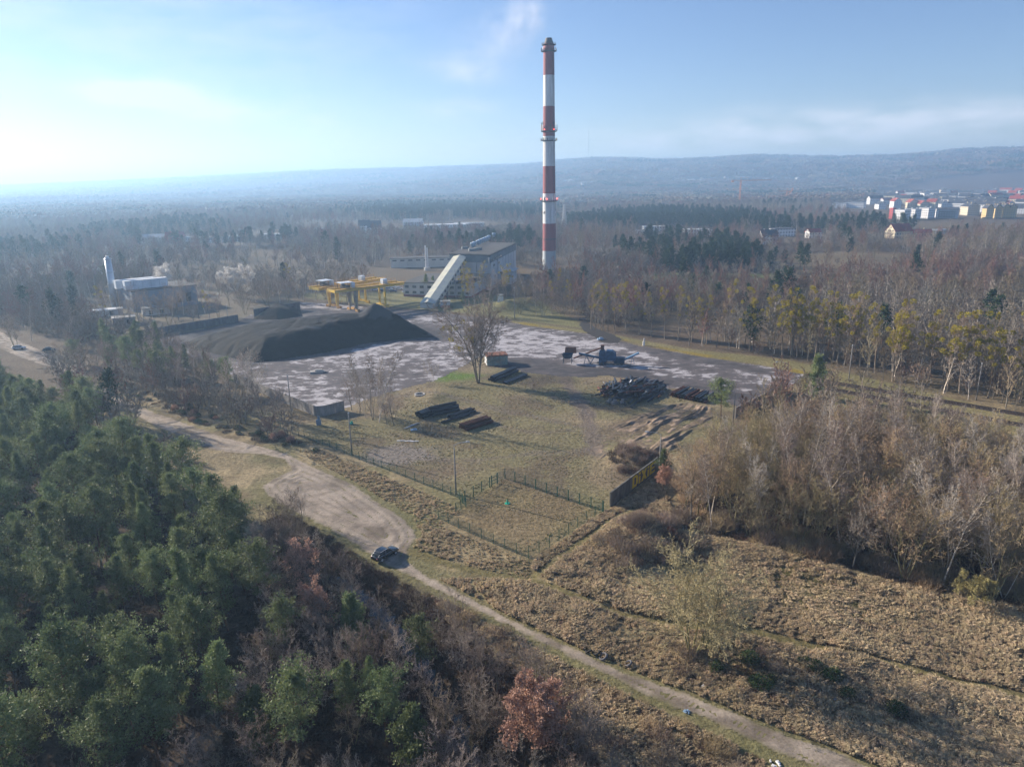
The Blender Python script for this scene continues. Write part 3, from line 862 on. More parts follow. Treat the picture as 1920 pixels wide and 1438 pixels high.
PROTO = {}
def proto(key, parts): PROTO[key] = parts            # list of (part_name, mesh)
def add_bare(key, style, h, r, seed, bark, tw, **k):
    T, C, tips = make_bare(style, h, r, seed, **k)
    proto(key, [('trunk', T.mesh(key + '_trunk', bark)), ('crown', C.mesh(key + '_crown', tw))]); return tips
for i in range(5):
    T, N = make_pine(14, 100 + i, 1.0, [.28, .38, .2, .32, .42][i], [1.2, 1.4, 1.05, 1.25, 1.5][i], pw=[.9, .55, 1.0, .75, .6][i])
    proto('pine%d' % i, [('trunk', T.mesh('pine_trunk', m_bark_pine)), ('crown', N.mesh('pine_crown', m_needle))])
T, N = make_pine(9, 140, 1.1, .08, 1.35); proto('pine_low', [('trunk', T.mesh('pine_trunk', m_bark_pine)), ('crown', N.mesh('pine_crown', m_needle))])
for i in range(3):
    add_bare('round%d' % i, 'round', 9.5, .13, 200 + i, m_bark_y, m_tw_v, multi=[1, 3, 2][i])
    add_bare('grey%d' % i, 'round', 11, .15, 210 + i, m_bark_g, m_tw_g, multi=[1, 2, 1][i])
for i in range(2):
    add_bare('willow%d' % i, 'round', 11, .17, 220 + i, m_bark_y, m_tw_y, multi=3 + i)
    add_bare('straw%d' % i, 'round', 12, .15, 230 + i, m_bark_y, m_tw_o, multi=1 + i)
for i in range(3):
    add_bare('birch%d' % i, 'birch', 17, .13, 240 + i, m_bark_b, [m_tw_g, m_tw_v, m_tw_w][i], multi=[1, 1, 2][i])
    tips = add_bare('poplar%d' % i, 'poplar', 21, .24, 250 + i, m_bark_p, m_tw_o)
    R = random.Random(260 + i); Mi = Geo()
    tp = [t for t in tips if t[2] == 2 and t[0].z > 6]; R.shuffle(tp)
    for t in tp[:[15, 7, 28][i]]:
        Mi = Geo(); puff(Mi, t[0] * 1.0, R.uniform(.45, .8), 110, R, .2, 0)
        PROTO['poplar%d' % i].append(('mistletoe', Mi.mesh('mistletoe', m_mist)))
def leafy(key, style, h, r, seed, bark, tw, leaf, frac, size, nq, rad, **k):
    tips = add_bare(key, style, h, r, seed, bark, tw, **k)
    R = random.Random(seed); L = Geo()
    for t in tips:
        if t[2] >= 3 and R.random() < frac: puff(L, t[0], rad, nq, R, size, 0)
    PROTO[key].append(('leaves', L.mesh(key + '_leaves', leaf)))
leafy('oak', 'round', 10, .18, 270, m_bark_g, m_tw_r, m_leaf_r, .9, .16, 3, .25)
leafy('oakthin', 'round', 7, .12, 271, m_bark_g, m_tw_v, m_leaf_r, .25, .15, 3, .25)
leafy('sallow', 'round', 7.5, .10, 272, m_bark_y, m_tw_y, m_leaf_y, .7, .13, 2, .2, multi=2)
leafy('blossom', 'round', 7, .12, 273, m_bark_g, m_tw_w, m_leaf_w, .5, .13, 3, .3, multi=2)

def make_bush(seed, h, w, n, tw, name, leaf=None):
    R = random.Random(seed); C = Geo()
    for k in range(n):
        a = R.random() * 6.28; rr = w * .5 * math.sqrt(R.random())
        p = Vector((math.cos(a) * rr, math.sin(a) * rr, -.1))
        d = Vector((math.cos(a) * .7 * rr / w * 2 + R.gauss(0, .25), math.sin(a) * .7 * rr / w * 2 + R.gauss(0, .25), 1)).normalized()
        L = h * R.uniform(.5, 1.05) * (1 - .35 * rr / w * 2); pts = [p]
        for j in range(3):
            d = (d + Vector((R.gauss(0, .2), R.gauss(0, .2), -.05))).normalized(); p = p + d * L / 3; pts.append(p)
        limb(C, pts, [.03, .022, .015, .01], 2, R)
        for q in range(5):
            j = R.randint(1, 2); a2 = R.random() * 6.28
            dd = (d + Vector((math.cos(a2), math.sin(a2), .3)) * .8).normalized()
            limb(C, [pts[j], pts[j] + dd * L * .22, pts[j] + dd * L * .38 + Vector((0, 0, .05))], [.014, .012, .01], 2, R)
    ps = [('stems', C.mesh(name, tw))]
    if leaf:
        L = Geo()
        for k in range(n):
            a = R.random() * 6.28; rr = w * .5 * math.sqrt(R.random())
            puff(L, Vector((math.cos(a) * rr, math.sin(a) * rr, h * R.uniform(.2, .85) * (1 - .4 * rr / w * 2))), .3, 8, R, .16)
        ps.append(('leaves', L.mesh(name + '_leaves', leaf)))
    return ps
proto('bramble0', make_bush(300, 1.7, 3.2, 170, m_bram, 'bramble')); proto('bramble1', make_bush(301, 1.2, 2.6, 130, m_tw_r, 'bramble'))
proto('bush0', make_bush(302, 3.2, 3.4, 190, m_tw_o, 'bush')); proto('bush1', make_bush(303, 2.8, 3.0, 170, m_tw_v, 'bush')); proto('bush2', make_bush(304, 3.4, 3.4, 190, m_tw_y, 'bush'))
proto('evergreen', make_bush(305, 2.2, 3.0, 110, m_tw_v, 'evergreen', m_shrubg))
proto('redbush', make_bush(306, 2.6, 2.4, 90, m_tw_r, 'redbush', m_leaf_r))

tips = add_bare('bigtree', 'round', 25, .42, 291, m_bark_g, m_tw_g, multi=4, big=2)
Mi = Geo(); R = random.Random(4)
for t in [t for t in tips if t[2] == 2 and t[0].z > 9][::9][:14]:
    Mi = Geo(); puff(Mi, t[0], .7, 60, R, .25); PROTO['bigtree'].append(('mistletoe', Mi.mesh('mistletoe', m_mist)))
add_bare('willowbig', 'round', 12, .2, 290, m_bark_y, m_tw_y, multi=5, big=True, rmin=.018)
# tussocks
def tussock(seed, h, w, n, mat, lean=.5):
    R = random.Random(seed); g = Geo()
    la = R.random() * 6.28
    for k in range(n):
        a = R.random() * 6.28; rr = w * .25 * math.sqrt(R.random())
        p = Vector((math.cos(a) * rr, math.sin(a) * rr, -.03)); L = h * R.uniform(.6, 1.2)
        o = Vector((math.cos(a) + math.cos(la) * lean, math.sin(a) + math.sin(la) * lean, 0))
        p1 = p + Vector((o.x * L * .25, o.y * L * .25, L * .75)); p2 = p + Vector((o.x * L * .75, o.y * L * .75, L * R.uniform(.35, .9)))
        limb(g, [p, p1, p2], [.03, .035, .01], 2, R)
    return g.mesh('tussock', mat)
m_tus = M('dry tussock grass', (.60, .48, .31), (.34, .265, .165), .7, rnd=.34, hue=.012, trans=.3)
m_tus2 = M('green grass tuft', (.27, .245, .11), (.19, .175, .075), .7, rnd=.25, hue=.015, trans=.3)
m_weed = M('dead brown weeds', (.26, .18, .125), (.16, .11, .08), .7, rnd=.3, hue=.012, trans=.15)

# ------------------------------------------------------------------ planting
def plant(kind, key, x, y, z, s, rz, label, cat, group, tilt=0, sz=1.0):
    parts = PROTO[key]
    if len(parts) == 1:
        o = obj(kind, parts[0][1], None); tag(o, label, cat, group)
    else:
        o = thing(kind, label, cat, group=group)
        for pn, me in parts: obj(pn, me, None, o)
    o.location = (x, y, z); o.rotation_euler = (tilt * math.cos(rz * 3), tilt * math.sin(rz * 3), rz); o.scale = (s, s, s * sz)
    return o

def scatter(poly, spacing, seed, dens=None, jit=.45):
    x0, y0 = poly.min(0); x1, y1 = poly.max(0); rg = np.random.RandomState(seed)
    gx = np.arange(x0, x1, spacing); gy = np.arange(y0, y1, spacing)
    X, Y = np.meshgrid(gx, gy); X = X + (np.arange(len(gy))[:, None] % 2) * spacing * .5
    X = X.ravel() + rg.uniform(-jit, jit, X.size) * spacing; Y = Y.ravel() + rg.uniform(-jit, jit, Y.size) * spacing
    k = sdf(poly, X, Y) < 0; X, Y = X[k], Y[k]
    return X, Y

def hides_road(x, y, h):
    a = pix(x, y, h)
    if 105 < a[0] < 232: return 0
    g = G(a[0], min(max(a[1], 500), 2000)); b = pix(x, y, h * .6); g2 = G(b[0], max(b[1], 500))
    s = sdf(ROAD, np.array([g[0], g2[0]]), np.array([g[1], g2[1]])); CX, CY = G(722, 1046)
    if min(math.hypot(g[0] - CX, g[1] - CY), math.hypot(g2[0] - CX, g2[1] - CY)) < 4.5: return 2
    return int((s < .5).any())

def inview(x, y, h=10, m=150):
    a = pix(x, y, h)
    b = pix(x, y, 0)
    f = Vector((x, y, -H)).dot(fwd)
    return f > 5 and -m - 60 < a[0] < 1980 + m and a[1] < 1438 + m and b[1] > -50

def top(px, py, h):
    """ground point whose plant of height h tops out at this picture point"""
    return G(px, py, h)

RT = random.Random(5)
taken = []
def free(x, y, r):
    for (a, b, c) in taken:
        if (a - x) ** 2 + (b - y) ** 2 < ((r + c) * .5) ** 2: return False
    taken.append((x, y, r)); return True
def hz(x, y): return float(height(np.array([x]), np.array([y]))[0])

def put(kind, key, x, y, hgt, base, label, cat, group, tilt=0.0, sz=1.0):
    return plant(kind, key, x, y, hz(x, y) - .05, hgt / base, RT.uniform(0, 6.28), label, cat, group, tilt, sz)

# hand placed trees of the foreground (picture position of the top, height)
G_PINE = 'scots pines of the dense stand on the left'
L_PINE = 'green scots pine among the close-grown pine stand filling the left foreground'
SPEC_PINES = [(655, 1113, 8.5, 'pine_low', 'bright green young pine just below and left of the black parked car'),
    (785, 1133, 9.5, 'pine3', 'ragged lone pine with a side limb, beside the ditch right of the car'),
    (540, 1250, 13, 'pine4', 'broad tallest pine at the bottom of the picture'),
    (640, 1232, 9, 'pine0', 'slim pine with a bare red trunk right of the broad bottom pine'),
    (715, 1262, 9.5, 'pine1', 'one of two narrow pines between the broad pine and the ditch, right one'),
    (765, 1325, 8.5, 'pine_low', 'bushy yellow-green pine lowest and rightmost of the bottom edge'),
    (390, 1198, 12, 'pine0', 'tall pine with yellow-green top over bare trees, left of the broad bottom pine'),
    (315, 1185, 12, 'pine2', 'pine with two green tiers left of the tall yellow-topped pine'),
    (520, 1130, 9, 'pine1', 'light green pine in the thicket under the red-leaved oak'),
        (1245, 842, 6.5, 'pine_low', 'small light green pine behind the wall graffiti'),
    (470, 1290, 8, 'pine_low', 'small pine under the left side of the broad bottom pine'),
    (690, 1235, 7, 'pine2', 'thin dark pine top behind the slim red-trunked pine')]
for (px, py, h, key, lab) in SPEC_PINES:
    x, y = top(px, py, h); taken.append((x, y, 5))
    put('pine_tree', key, x, y, h, 9 if key == 'pine_low' else 14, lab, 'pine tree', None)
# the dense stand
for (px, py, h, key, lab) in [(1352, 797, 12, 'pine4', 'lone round-topped pine at the right end of the pipe stacks'), (1530, 746, 12, 'pine_low', 'dark dense pine at the right corner of the concrete yard')]:
    x, y = G(px, py); taken.append((x, y, 8)); put('pine_tree', key, x, y, h, 9 if key == 'pine_low' else 14, lab, 'pine tree', None)
rest = []
X, Y = scatter(PINES, 4.6, 11)
o_ = np.argsort(np.hypot(X, Y)); npine = 0
for x, y in zip(X[o_], Y[o_]):
    dn = float(fbm(np.array([x]), np.array([y]), 16, 2, 200)[0])
    r = math.hypot(x, y)
    if not inview(x, y, 13) or dn > .72 or hides_road(x, y, 13.5): continue
    if not free(x, y, 3.3): continue
    if npine >= 262: rest.append((x, y)); continue
    h = RT.uniform(8.5, 14)
    put('pine_tree', 'pine%d' % RT.randint(0, 4), x, y, h, 14, L_PINE, 'pine tree', G_PINE, .04); npine += 1

# bare trees of the near thicket
EXTRA = []
CAPX = [1200, 1240, 1290, 1345, 1400, 1450, 1500, 1600, 1700, 1800, 2000]; CAPY = [930, 880, 845, 812, 778, 762, 745, 742, 722, 765, 785]
def bare_zone(poly, sp, seed, keys, hr, kind, label, cat, group, maxn, base, rr=2.0, tilt=.06, filt=None, cap=False, more=0):
    X, Y = scatter(poly, sp, seed); n = 0
    o_ = np.argsort(np.hypot(X, Y))
    for x, y in zip(X[o_], Y[o_]):
        if n >= maxn + more: break
        if not inview(x, y, hr[1]): continue
        if filt is not None and not filt(x, y): continue
        if not free(x, y, rr): continue
        key = RT.choice(keys); h_ = RT.uniform(*hr)
        if cap:
            while h_ > 3 and pix(x, y, h_)[1] < np.interp(pix(x, y, h_)[0], CAPX, CAPY): h_ -= .7
            if h_ < min(4.5, hr[0]): continue
        if n >= maxn: EXTRA.append((x, y, h_ / base[key[:4]], key)); n += 1; continue
        put(kind, key, x, y, h_, base[key[:4]], label, cat, group, tilt); n += 1
    return n
BH = {'bigt': 24, 'roun': 10.5, 'grey': 12, 'will': 11, 'stra': 12.5, 'birc': 17, 'popl': 21, 'oak': 10, 'oakt': 7, 'sall': 8, 'blos': 8}
# named single trees
def single(px, py, h, key, kind, label, cat, by_base=False, sz=1.0, group=None, tilt=.0):
    x, y = G(px, py) if by_base else top(px, py, h)
    taken.append((x, y, 2.5))
    return put(kind, key, x, y, h, BH[key[:4]] if key[:4] in BH else BH['oak'], label, cat, group, tilt, sz)
single(1000, 1292, 10, 'oak', 'oak_tree', 'oak holding pinkish-brown dry leaves at the bottom centre', 'oak tree')
single(560, 1035, 8, 'oakthin', 'oak_tree', 'thin oak with scattered reddish leaves left of the black car', 'oak tree')
single(590, 1100, 7, 'oakthin', 'oak_tree', 'oak with sparse rosy leaves below the black car', 'oak tree')
single(1245, 880, 5, 'oak', 'oak_tree', 'orange-leaved small oak at the right end of the graffiti wall', 'oak tree')
single(1298, 1228, 14.5, 'willowbig', 'willow_tree', 'wide olive-yellow willow standing alone in the tussock field', 'willow tree', by_base=True, sz=.85)
single(1830, 1078, 5.5, 'sallow', 'willow_tree', 'pale yellow catkin willow at the wood edge on the right', 'willow tree')
single(897, 718, 25, 'bigtree', 'poplar_tree', 'largest bare tree, forking from its base beside the rusty shed', 'poplar tree', by_base=True)
bare_zone(BAREN, 3.3, 21, ['round0', 'round1', 'round2', 'grey0', 'grey1', 'grey2'], (6.0, 9.0), 'bare_tree', 'leafless grey-brown tree in the shady thicket along the ditch', 'bare tree', 'bare trees of the ditch thicket', 130, BH, more=95, rr=1.7, filt=lambda x, y: float(sdf(STREAM, np.array([x]), np.array([y]))[0]) > -.6 and hides_road(x, y, 8) < (2 if RT.random() < .3 else 1))
bare_zone(WOODR, 4.2, 23, ['straw0', 'straw1', 'willow0', 'straw1', 'grey0', 'willow0', 'straw0', 'willow1'], (8.5, 13.5), 'bare_tree', 'leafless olive or grey tree in the wood right of the graffiti wall', 'bare tree', 'bare trees of the right-hand wood', 72, BH, more=100, rr=2.2, cap=True)
bare_zone(WOODR, 5.4, 24, ['birch0', 'birch1', 'birch2', 'birch0'], (13.5, 18), 'birch_tree', 'slender white-stemmed birch in the wood right of the graffiti wall', 'birch tree', 'birches of the right-hand wood', 115, BH, rr=1.0, cap=True)

# understorey along the front of the right wood and thicket edges
def bushes(poly, sp, seed, keys, s, kind, label, cat, group, maxn, filt=None):
    X, Y = scatter(poly, sp, seed); n = 0
    o_ = np.argsort(np.hypot(X, Y))
    for x, y in zip(X[o_], Y[o_]):
        if n >= maxn: break
        if not inview(x, y, 2): continue
        if filt is not None and not filt(x, y): continue
        plant(kind, RT.choice(keys), x, y, hz(x, y), RT.uniform(*s), RT.uniform(0, 6.28), label, cat, group, 0, RT.uniform(.7, 1.1)); n += 1
EDGE_R = GP([(1262, 990), (1300, 1000), (1420, 1020), (1540, 1045), (1640, 1080), (1760, 1110), (1900, 1140), (2000, 1150), (1900, 1100), (1700, 1060), (1540, 1005), (1400, 985), (1280, 970)])
bushes(EDGE_R, 2.9, 31, ['bush0', 'bush1', 'bush2', 'bramble0', 'bush0'], (.7, 1.25), 'bush', 'leafless bush along the front edge of the right-hand wood', 'bush', 'bushes edging the right-hand wood', 90)
bushes(WOODR, 4.6, 32, ['bush0', 'bush1', 'bramble0', 'bramble1'], (.7, 1.2), 'bush', 'leafless undergrowth bush inside the right-hand wood', 'bush', 'undergrowth of the right-hand wood', 110)
BRAM = GP([(1140, 1010), (1220, 985), (1270, 1000), (1300, 1030), (1330, 1050), (1240, 1075), (1160, 1070), (1120, 1040)])
bushes(BRAM, 2.0, 33, ['bramble0', 'bramble1', 'bush1'], (.7, 1.1), 'bramble', 'dark purple-brown bramble bush below the graffiti wall', 'bramble', 'brambles below the graffiti wall', 70)
BRAM2 = GP([(1140, 862), (1165, 845), (1205, 838), (1232, 855), (1225, 885), (1190, 893), (1160, 885)])
bushes(BRAM2, 1.7, 34, ['bramble0', 'bramble0', 'bush1'], (.5, .85), 'bramble', 'dark bramble heap on the earth mound behind the graffiti wall', 'bramble', 'brambles on the mound', 40)
BRAM3 = GP([(1230, 1205), (1330, 1180), (1420, 1215), (1560, 1255), (1700, 1300), (1760, 1370), (1600, 1330), (1480, 1310), (1380, 1310), (1290, 1280)])
bushes(BRAM3, 2.2, 35, ['bramble0', 'bramble1', 'bramble0', 'bramble1', 'bush1', 'evergreen'], (.35, .85), 'bramble', 'low brown bramble patch between the trail and the dirt road', 'bramble', 'brambles beside the dirt road', 170)
LOWC = GP([(800, 1112), (900, 1165), (1000, 1215), (1080, 1262), (1180, 1310), (1300, 1362), (1420, 1420), (1500, 1470), (1400, 1700), (1160, 1700), (1180, 1500), (1060, 1330), (940, 1240), (860, 1190)])
bushes(LOWC, 2.6, 36, ['bramble0', 'bramble1', 'bush1', 'bush0'], (.4, .9), 'bramble', 'brown scrub bush on the shaded bank below the dirt road', 'bramble', 'scrub on the bank below the road', 110)
BIR = GP([(330, 745), (440, 800), (540, 822), (600, 850), (560, 842), (480, 825), (400, 808), (330, 778), (250, 745), (240, 728)])
bushes(BIR, 3.0, 37, ['evergreen', 'bramble0', 'redbush', 'bush1', 'bramble0', 'evergreen'], (.4, .75), 'roadside_bush', 'bush of the mixed strip between the sandy road and the yard wall', 'bush', 'bushes between road and yard wall', 80)
for (px, py, s) in [(516, 824, .9), (545, 830, .85), (528, 818, .7)]:
    x, y = G(px, py); plant('roadside_bush', 'redbush', x, y, 0, s, px, 'russet-leaved bush beside the sandy road below the concrete wall', 'bush', 'russet bushes by the sandy road')
for (px, py, s) in [(1405, 1245, .8), (1530, 1190 + 70, .7), (1425, 1290, .9), (1590, 1245, .45)]:
    x, y = G(px, py); plant('evergreen_shrub', 'evergreen', x, y, hz(x, y), s, px, 'small dark green shrub in the rough grass right of the lone willow', 'shrub', 'green shrubs in the rough grass')

# poplar row with mistletoe
POP = [(1109, 617), (1117, 618), (1130, 620), (1140, 621), (1153, 624), (1173, 626), (1198, 628), (1221, 632), (1246, 635), (1271, 639), (1296, 642), (1316, 645), (1324, 645), (1405, 659),
       (1467, 667), (1485, 667), (1494, 671), (1515, 671), (1526, 677), (1560, 680), (1592, 685), (1612, 686), (1673, 715), (1679, 713), (1688, 705), (1776, 733), (1799, 737), (1852, 746), (1910, 755), (1914, 754), (1360, 640), (1440, 650), (1740, 715), (1640, 700)]
for i, (px, py) in enumerate(POP):
    x, y = G(px, py); h = RT.uniform(19, 23.5) * (.85 if px < 1330 else 1.0); taken.append((x, y, 3))
    key = ['poplar1', 'poplar1', 'poplar0'][i % 3] if px < 1400 else ['poplar0', 'poplar2', 'poplar2'][i % 3]
    if px in (1673, 1405, 1852): key = 'poplar2'
    lab = 'tall poplar with few mistletoe balls in the row behind the long yard edge' if px < 1400 else 'tall poplar full of yellow-green mistletoe balls at the far right wood edge'
    if px == 1673: lab = 'poplar with the widest mistletoe-filled crown of the right-hand row'
    put('poplar_tree', key, x, y, h, 21, lab, 'poplar tree', None if px == 1673 else ('poplars of the yard-side row' if px < 1400 else 'mistletoe poplars at the right'))
# trees of the inner site
SMALL = [(405, 750, 14, 'birch1'), (422, 767, 15, 'birch0'), (460, 785, 18, 'birch2'), (480, 759, 14, 'grey0'), (529, 792, 10, 'grey2'), (385, 733, 13, 'birch1'), (366, 728, 13, 'birch1'), (440, 745, 14, 'birch0'),
         (660, 770, 9, 'grey0'), (675, 775, 9, 'grey2'), (686, 783, 14, 'birch2'), (700, 788, 10, 'grey1'), (711, 792, 18.5, 'birch0'), (726, 796, 8, 'grey0'), (739, 799, 8, 'grey2'), (697, 775, 15, 'birch1'), (712, 770, 14, 'birch0'), (675, 765, 14, 'birch1'),
         (807, 720, 7, 'birch2'), (815, 718, 7.5, 'birch0')]
for i, (px, py, h, key) in enumerate(SMALL):
    x, y = G(px, py)
    if px < 560: lab, gr = 'thin bare birch or alder outside the left concrete wall', 'thin trees outside the left concrete wall'
    elif px < 760: lab, gr = 'thin bare tree of the clump right of the concrete wall corner', 'thin trees at the wall corner'
    else: lab, gr = 'one of two stunted birches at the grass edge of the yard', 'two stunted birches'
    put('birch_tree' if key[:5] == 'birch' else 'bare_tree', key, x, y, h, BH[key[:4]], lab, 'birch tree' if key[:5] == 'birch' else 'bare tree', gr, .08)

# trees round the plant on the left and behind the yard
LB = GP([(100, 700), (160, 650), (250, 640), (330, 668), (430, 725), (440, 748), (330, 742), (245, 722), (180, 700)])
bare_zone(LB, 5.5, 41, ['grey0', 'round0', 'birch1', 'birch0', 'round2'], (6, 10.5), 'bare_tree', 'leafless tree in the hazy belt between the sandy road and the coal heap', 'bare tree', 'trees between road and coal heap', 20, BH, more=40, filt=lambda x, y: not hides_road(x, y, 11))
X, Y = scatter(LB, 8, 42)
for x, y in zip(X, Y):
    if RT.random() < .6: put('pine_tree', 'pine%d' % RT.randint(0, 4), x, y, RT.uniform(8, 12), 14, 'hazy pine in the belt between the sandy road and the coal heap', 'pine tree', 'pines between road and coal heap')
LP = [(130, 655), (60, 640), (30, 655), (165, 640), (100, 622), (200, 612), (255, 598), (290, 612), (318, 612), (335, 600), (365, 612), (395, 608), (310, 585), (480, 568), (505, 560), (540, 566), (525, 572), (640, 555), (690, 560), (460, 590),
      (975, 590), (1005, 592), (1018, 594), (1035, 590), (950, 560), (965, 566), (880, 575), (870, 560), (900, 560), (990, 580), (1055, 598), (1070, 590), (430, 574), (355, 575), (245, 610), (230, 625), (180, 600), (275, 603), (300, 596), (345, 592), (385, 588), (410, 596), (262, 612), (225, 600), (205, 598), (325, 604), (455, 572), (500, 577), (545, 556), (585, 552), (610, 548), (470, 556), (415, 556), (390, 560), (915, 572), (925, 585), (935, 560), (945, 578), (985, 560), (1000, 570), (1020, 560), (905, 548), (890, 590), (1045, 575)]
for px, py in LP:
    x, y = G(px, py); key = RT.choice(['grey0', 'birch0', 'birch1', 'poplar1', 'round1'])
    if px in (870, 880, 950): key = 'poplar2'
    h = RT.uniform(11, 17) if key[:4] != 'popl' else RT.uniform(14, 18)
    lab, gr = ('leafless tree standing in the hazy yards of the left-hand plant', 'trees about the left-hand plant') if px < 600 else ('leafless tree on the lawn around the boiler house', 'trees around the boiler house')
    if key == 'poplar2': lab, gr = 'mistletoe-laden tree in front of the boiler house', 'mistletoe trees at the boiler house'
    put('bare_tree' if key[:4] != 'popl' else 'poplar_tree', key, x, y, h, BH[key[:4]], lab, 'bare tree' if key[:4] != 'popl' else 'poplar tree', gr)
for px, py, h in [(310, 548, 17), (448, 560, 19), (175, 520, 9), (188, 522, 8), (920, 470, 8)]:
    x, y = G(px, py); put('blossom_tree', 'blossom', x, y, h, 8, 'pale whitish flowering tree standing out of the hazy woods', 'blossom tree', 'pale flowering trees')
for px, py, h in [(800, 556, 12), (868, 572, 8), (812, 552, 10)]:
    x, y = G(px, py); put('pine_tree', 'pine2', x, y, h, 14, 'dark conifer beside the inclined conveyor gallery', 'pine tree', 'conifers by the conveyor gallery')

# ------------------------------------------------------------------ uncountable growth, one object each
SRC = bpy.data.collections.new('plant_sources')       # not linked to the scene
def src(me, key):
    o = bpy.data.objects.new(key, me); SRC.objects.link(o); return o

def instancer(name, P, idx, rot, scl, sources, kind='stuff'):
    """one object that carries many small plants on its points"""
    me = bpy.data.meshes.new(name); me.vertices.add(len(P)); me.vertices.foreach_set('co', np.asarray(P, np.float32).ravel())
    for nm, tp, arr in (('pick', 'INT', np.asarray(idx, np.int32)), ('turn', 'FLOAT', np.asarray(rot, np.float32)), ('grow', 'FLOAT', np.asarray(scl, np.float32))):
        a = me.attributes.new(nm, tp, 'POINT'); a.data.foreach_set('value', arr)
    o = obj(name, me)
    ng = bpy.data.node_groups.new(name, 'GeometryNodeTree')
    ng.interface.new_socket('Geometry', in_out='INPUT', socket_type='NodeSocketGeometry')
    ng.interface.new_socket('Geometry', in_out='OUTPUT', socket_type='NodeSocketGeometry')
    nd, lk = ng.nodes, ng.links
    gi = nd.new('NodeGroupInput'); go = nd.new('NodeGroupOutput'); jn = nd.new('GeometryNodeJoinGeometry')
    def attr(n, t):
        a = nd.new('GeometryNodeInputNamedAttribute'); a.data_type = t; a.inputs['Name'].default_value = n
        return next(s for s in a.outputs if s.enabled)
    pk, tn, gr = attr('pick', 'INT'), attr('turn', 'FLOAT'), attr('grow', 'FLOAT')
    cx = nd.new('ShaderNodeCombineXYZ'); lk.new(tn, cx.inputs[2])
    cs = nd.new('ShaderNodeCombineXYZ')
    for i in range(3): lk.new(gr, cs.inputs[i])
    for k, s in enumerate(sources):
        cmp = nd.new('FunctionNodeCompare'); cmp.data_type = 'INT'; cmp.operation = 'EQUAL'
        ins = [i for i in cmp.inputs if i.enabled]; lk.new(pk, ins[0]); ins[1].default_value = k
        oi = nd.new('GeometryNodeObjectInfo'); oi.inputs['Object'].default_value = s; oi.inputs['As Instance'].default_value = True
        ip = nd.new('GeometryNodeInstanceOnPoints')
        lk.new(gi.outputs[0], ip.inputs['Points']); lk.new(cmp.outputs[0], ip.inputs['Selection']); lk.new(oi.outputs['Geometry'], ip.inputs['Instance'])
        lk.new(cx.outputs[0], ip.inputs['Rotation']); lk.new(cs.outputs[0], ip.inputs['Scale'])
        lk.new(ip.outputs[0], jn.inputs[0])
    lk.new(jn.outputs[0], go.inputs[0])
    md = o.modifiers.new('grow', 'NODES'); md.node_group = ng
    tag(o, kind=kind)
    return o

def vis_np(X, Y, m=220):
    d = np.stack([X, Y, np.full(len(X), -H)], 1)
    f = d @ np.array(fwd); px = 960 + d @ np.array(rt) / f * FPX; py = 719 - d @ np.array(upv) / f * FPX
    return (f > 5) & (px > -m) & (px < 1920 + m) & (py < 1438 + m) & (py > 0)

def randpts(poly, n, seed):
    rg = np.random.RandomState(seed); x0, y0 = poly.min(0); x1, y1 = poly.max(0); out = []
    X = rg.uniform(x0, x1, n * 4); Y = rg.uniform(y0, y1, n * 4)
    k = (sdf(poly, X, Y) < 0) & vis_np(X, Y); return X[k][:n], Y[k][:n]

s_tus = [src(tussock(1, .62, .8, 46, m_tus), 't0'), src(tussock(2, .5, .7, 40, m_tus, .9), 't1'), src(tussock(3, .75, .7, 40, m_tus, .2), 't2'), src(tussock(4, .5, .7, 36, m_weed), 't3')]
s_grn = [src(tussock(5, .22, .6, 30, m_tus2), 'g0'), src(tussock(6, .22, .6, 26, m_tus), 'g1'), src(tussock(7, .16, .7, 24, m_tus2, .1), 'g2')]
def grass(name, poly, n, seed, srcs, sc, filt=None, pw=None):
    X, Y = randpts(poly, n, seed); rg = np.random.RandomState(seed + 1)
    k = sdf(ROAD, X, Y) > .3
    for ln in (TRAIL1, TRAIL2): k &= ldist(ln, X, Y) > .9
    if filt is not None: k &= filt(X, Y)
    X, Y = X[k], Y[k]
    w = fbm(X, Y, 7, 3, 300 + seed)
    if name == 'dry_tussock_grass':
        k = (fbm(X, Y, 11, 3, 350) > .47) | (rg.random(len(X)) < .38); X, Y, w = X[k], Y[k], w[k]
    idx = rg.choice(len(srcs), len(X), p=pw)
    instancer(name, np.stack([X, Y, height(X, Y)], 1), idx, 12 * fbm(X, Y, 26, 2, 351) + rg.normal(0, .55, len(X)), sc[0] + (sc[1] - sc[0]) * np.clip(w * 1.6 - .3, 0, 1) * rg.uniform(.7, 1.2, len(X)), srcs)
notg = lambda X, Y: (sdf(GREENF, X, Y) > -2) | (np.random.RandomState(3).random(len(X)) < .25)
grass('dry_tussock_grass', FIELDR, 24000, 51, s_tus, (.35, 1.5), notg, [.35, .3, .2, .15])
grass('meadow_grass', GREENF, 5000, 52, s_grn + [s_tus[1]], (.8, 1.6), None, [.4, .2, .3, .1])
STRIP = GP([(560, 845), (600, 842), (660, 868), (745, 902), (822, 935), (870, 960), (822, 985), (991, 1052), (990, 1085), (850, 1058), (770, 1032), (790, 1000), (770, 965), (720, 938), (660, 900), (600, 872)])
grass('roadside_grass', STRIP, 4200, 53, [s_tus[0], s_tus[1], s_grn[0], s_grn[1]], (.3, .85), None, [.3, .2, .3, .2])
INNER = GP([(600, 830), (745, 888), (862, 932), (991, 1045), (1131, 960), (1225, 890), (1120, 860), (1060, 760), (1180, 765), (1300, 750), (1130, 715), (985, 705), (905, 700), (860, 700), (700, 760), (640, 790)])
grass('field_grass', INNER, 7000, 54, s_grn, (.3, .85), lambda X, Y: (ldist(TRACK1, X, Y) > 2.2), [.35, .45, .2])
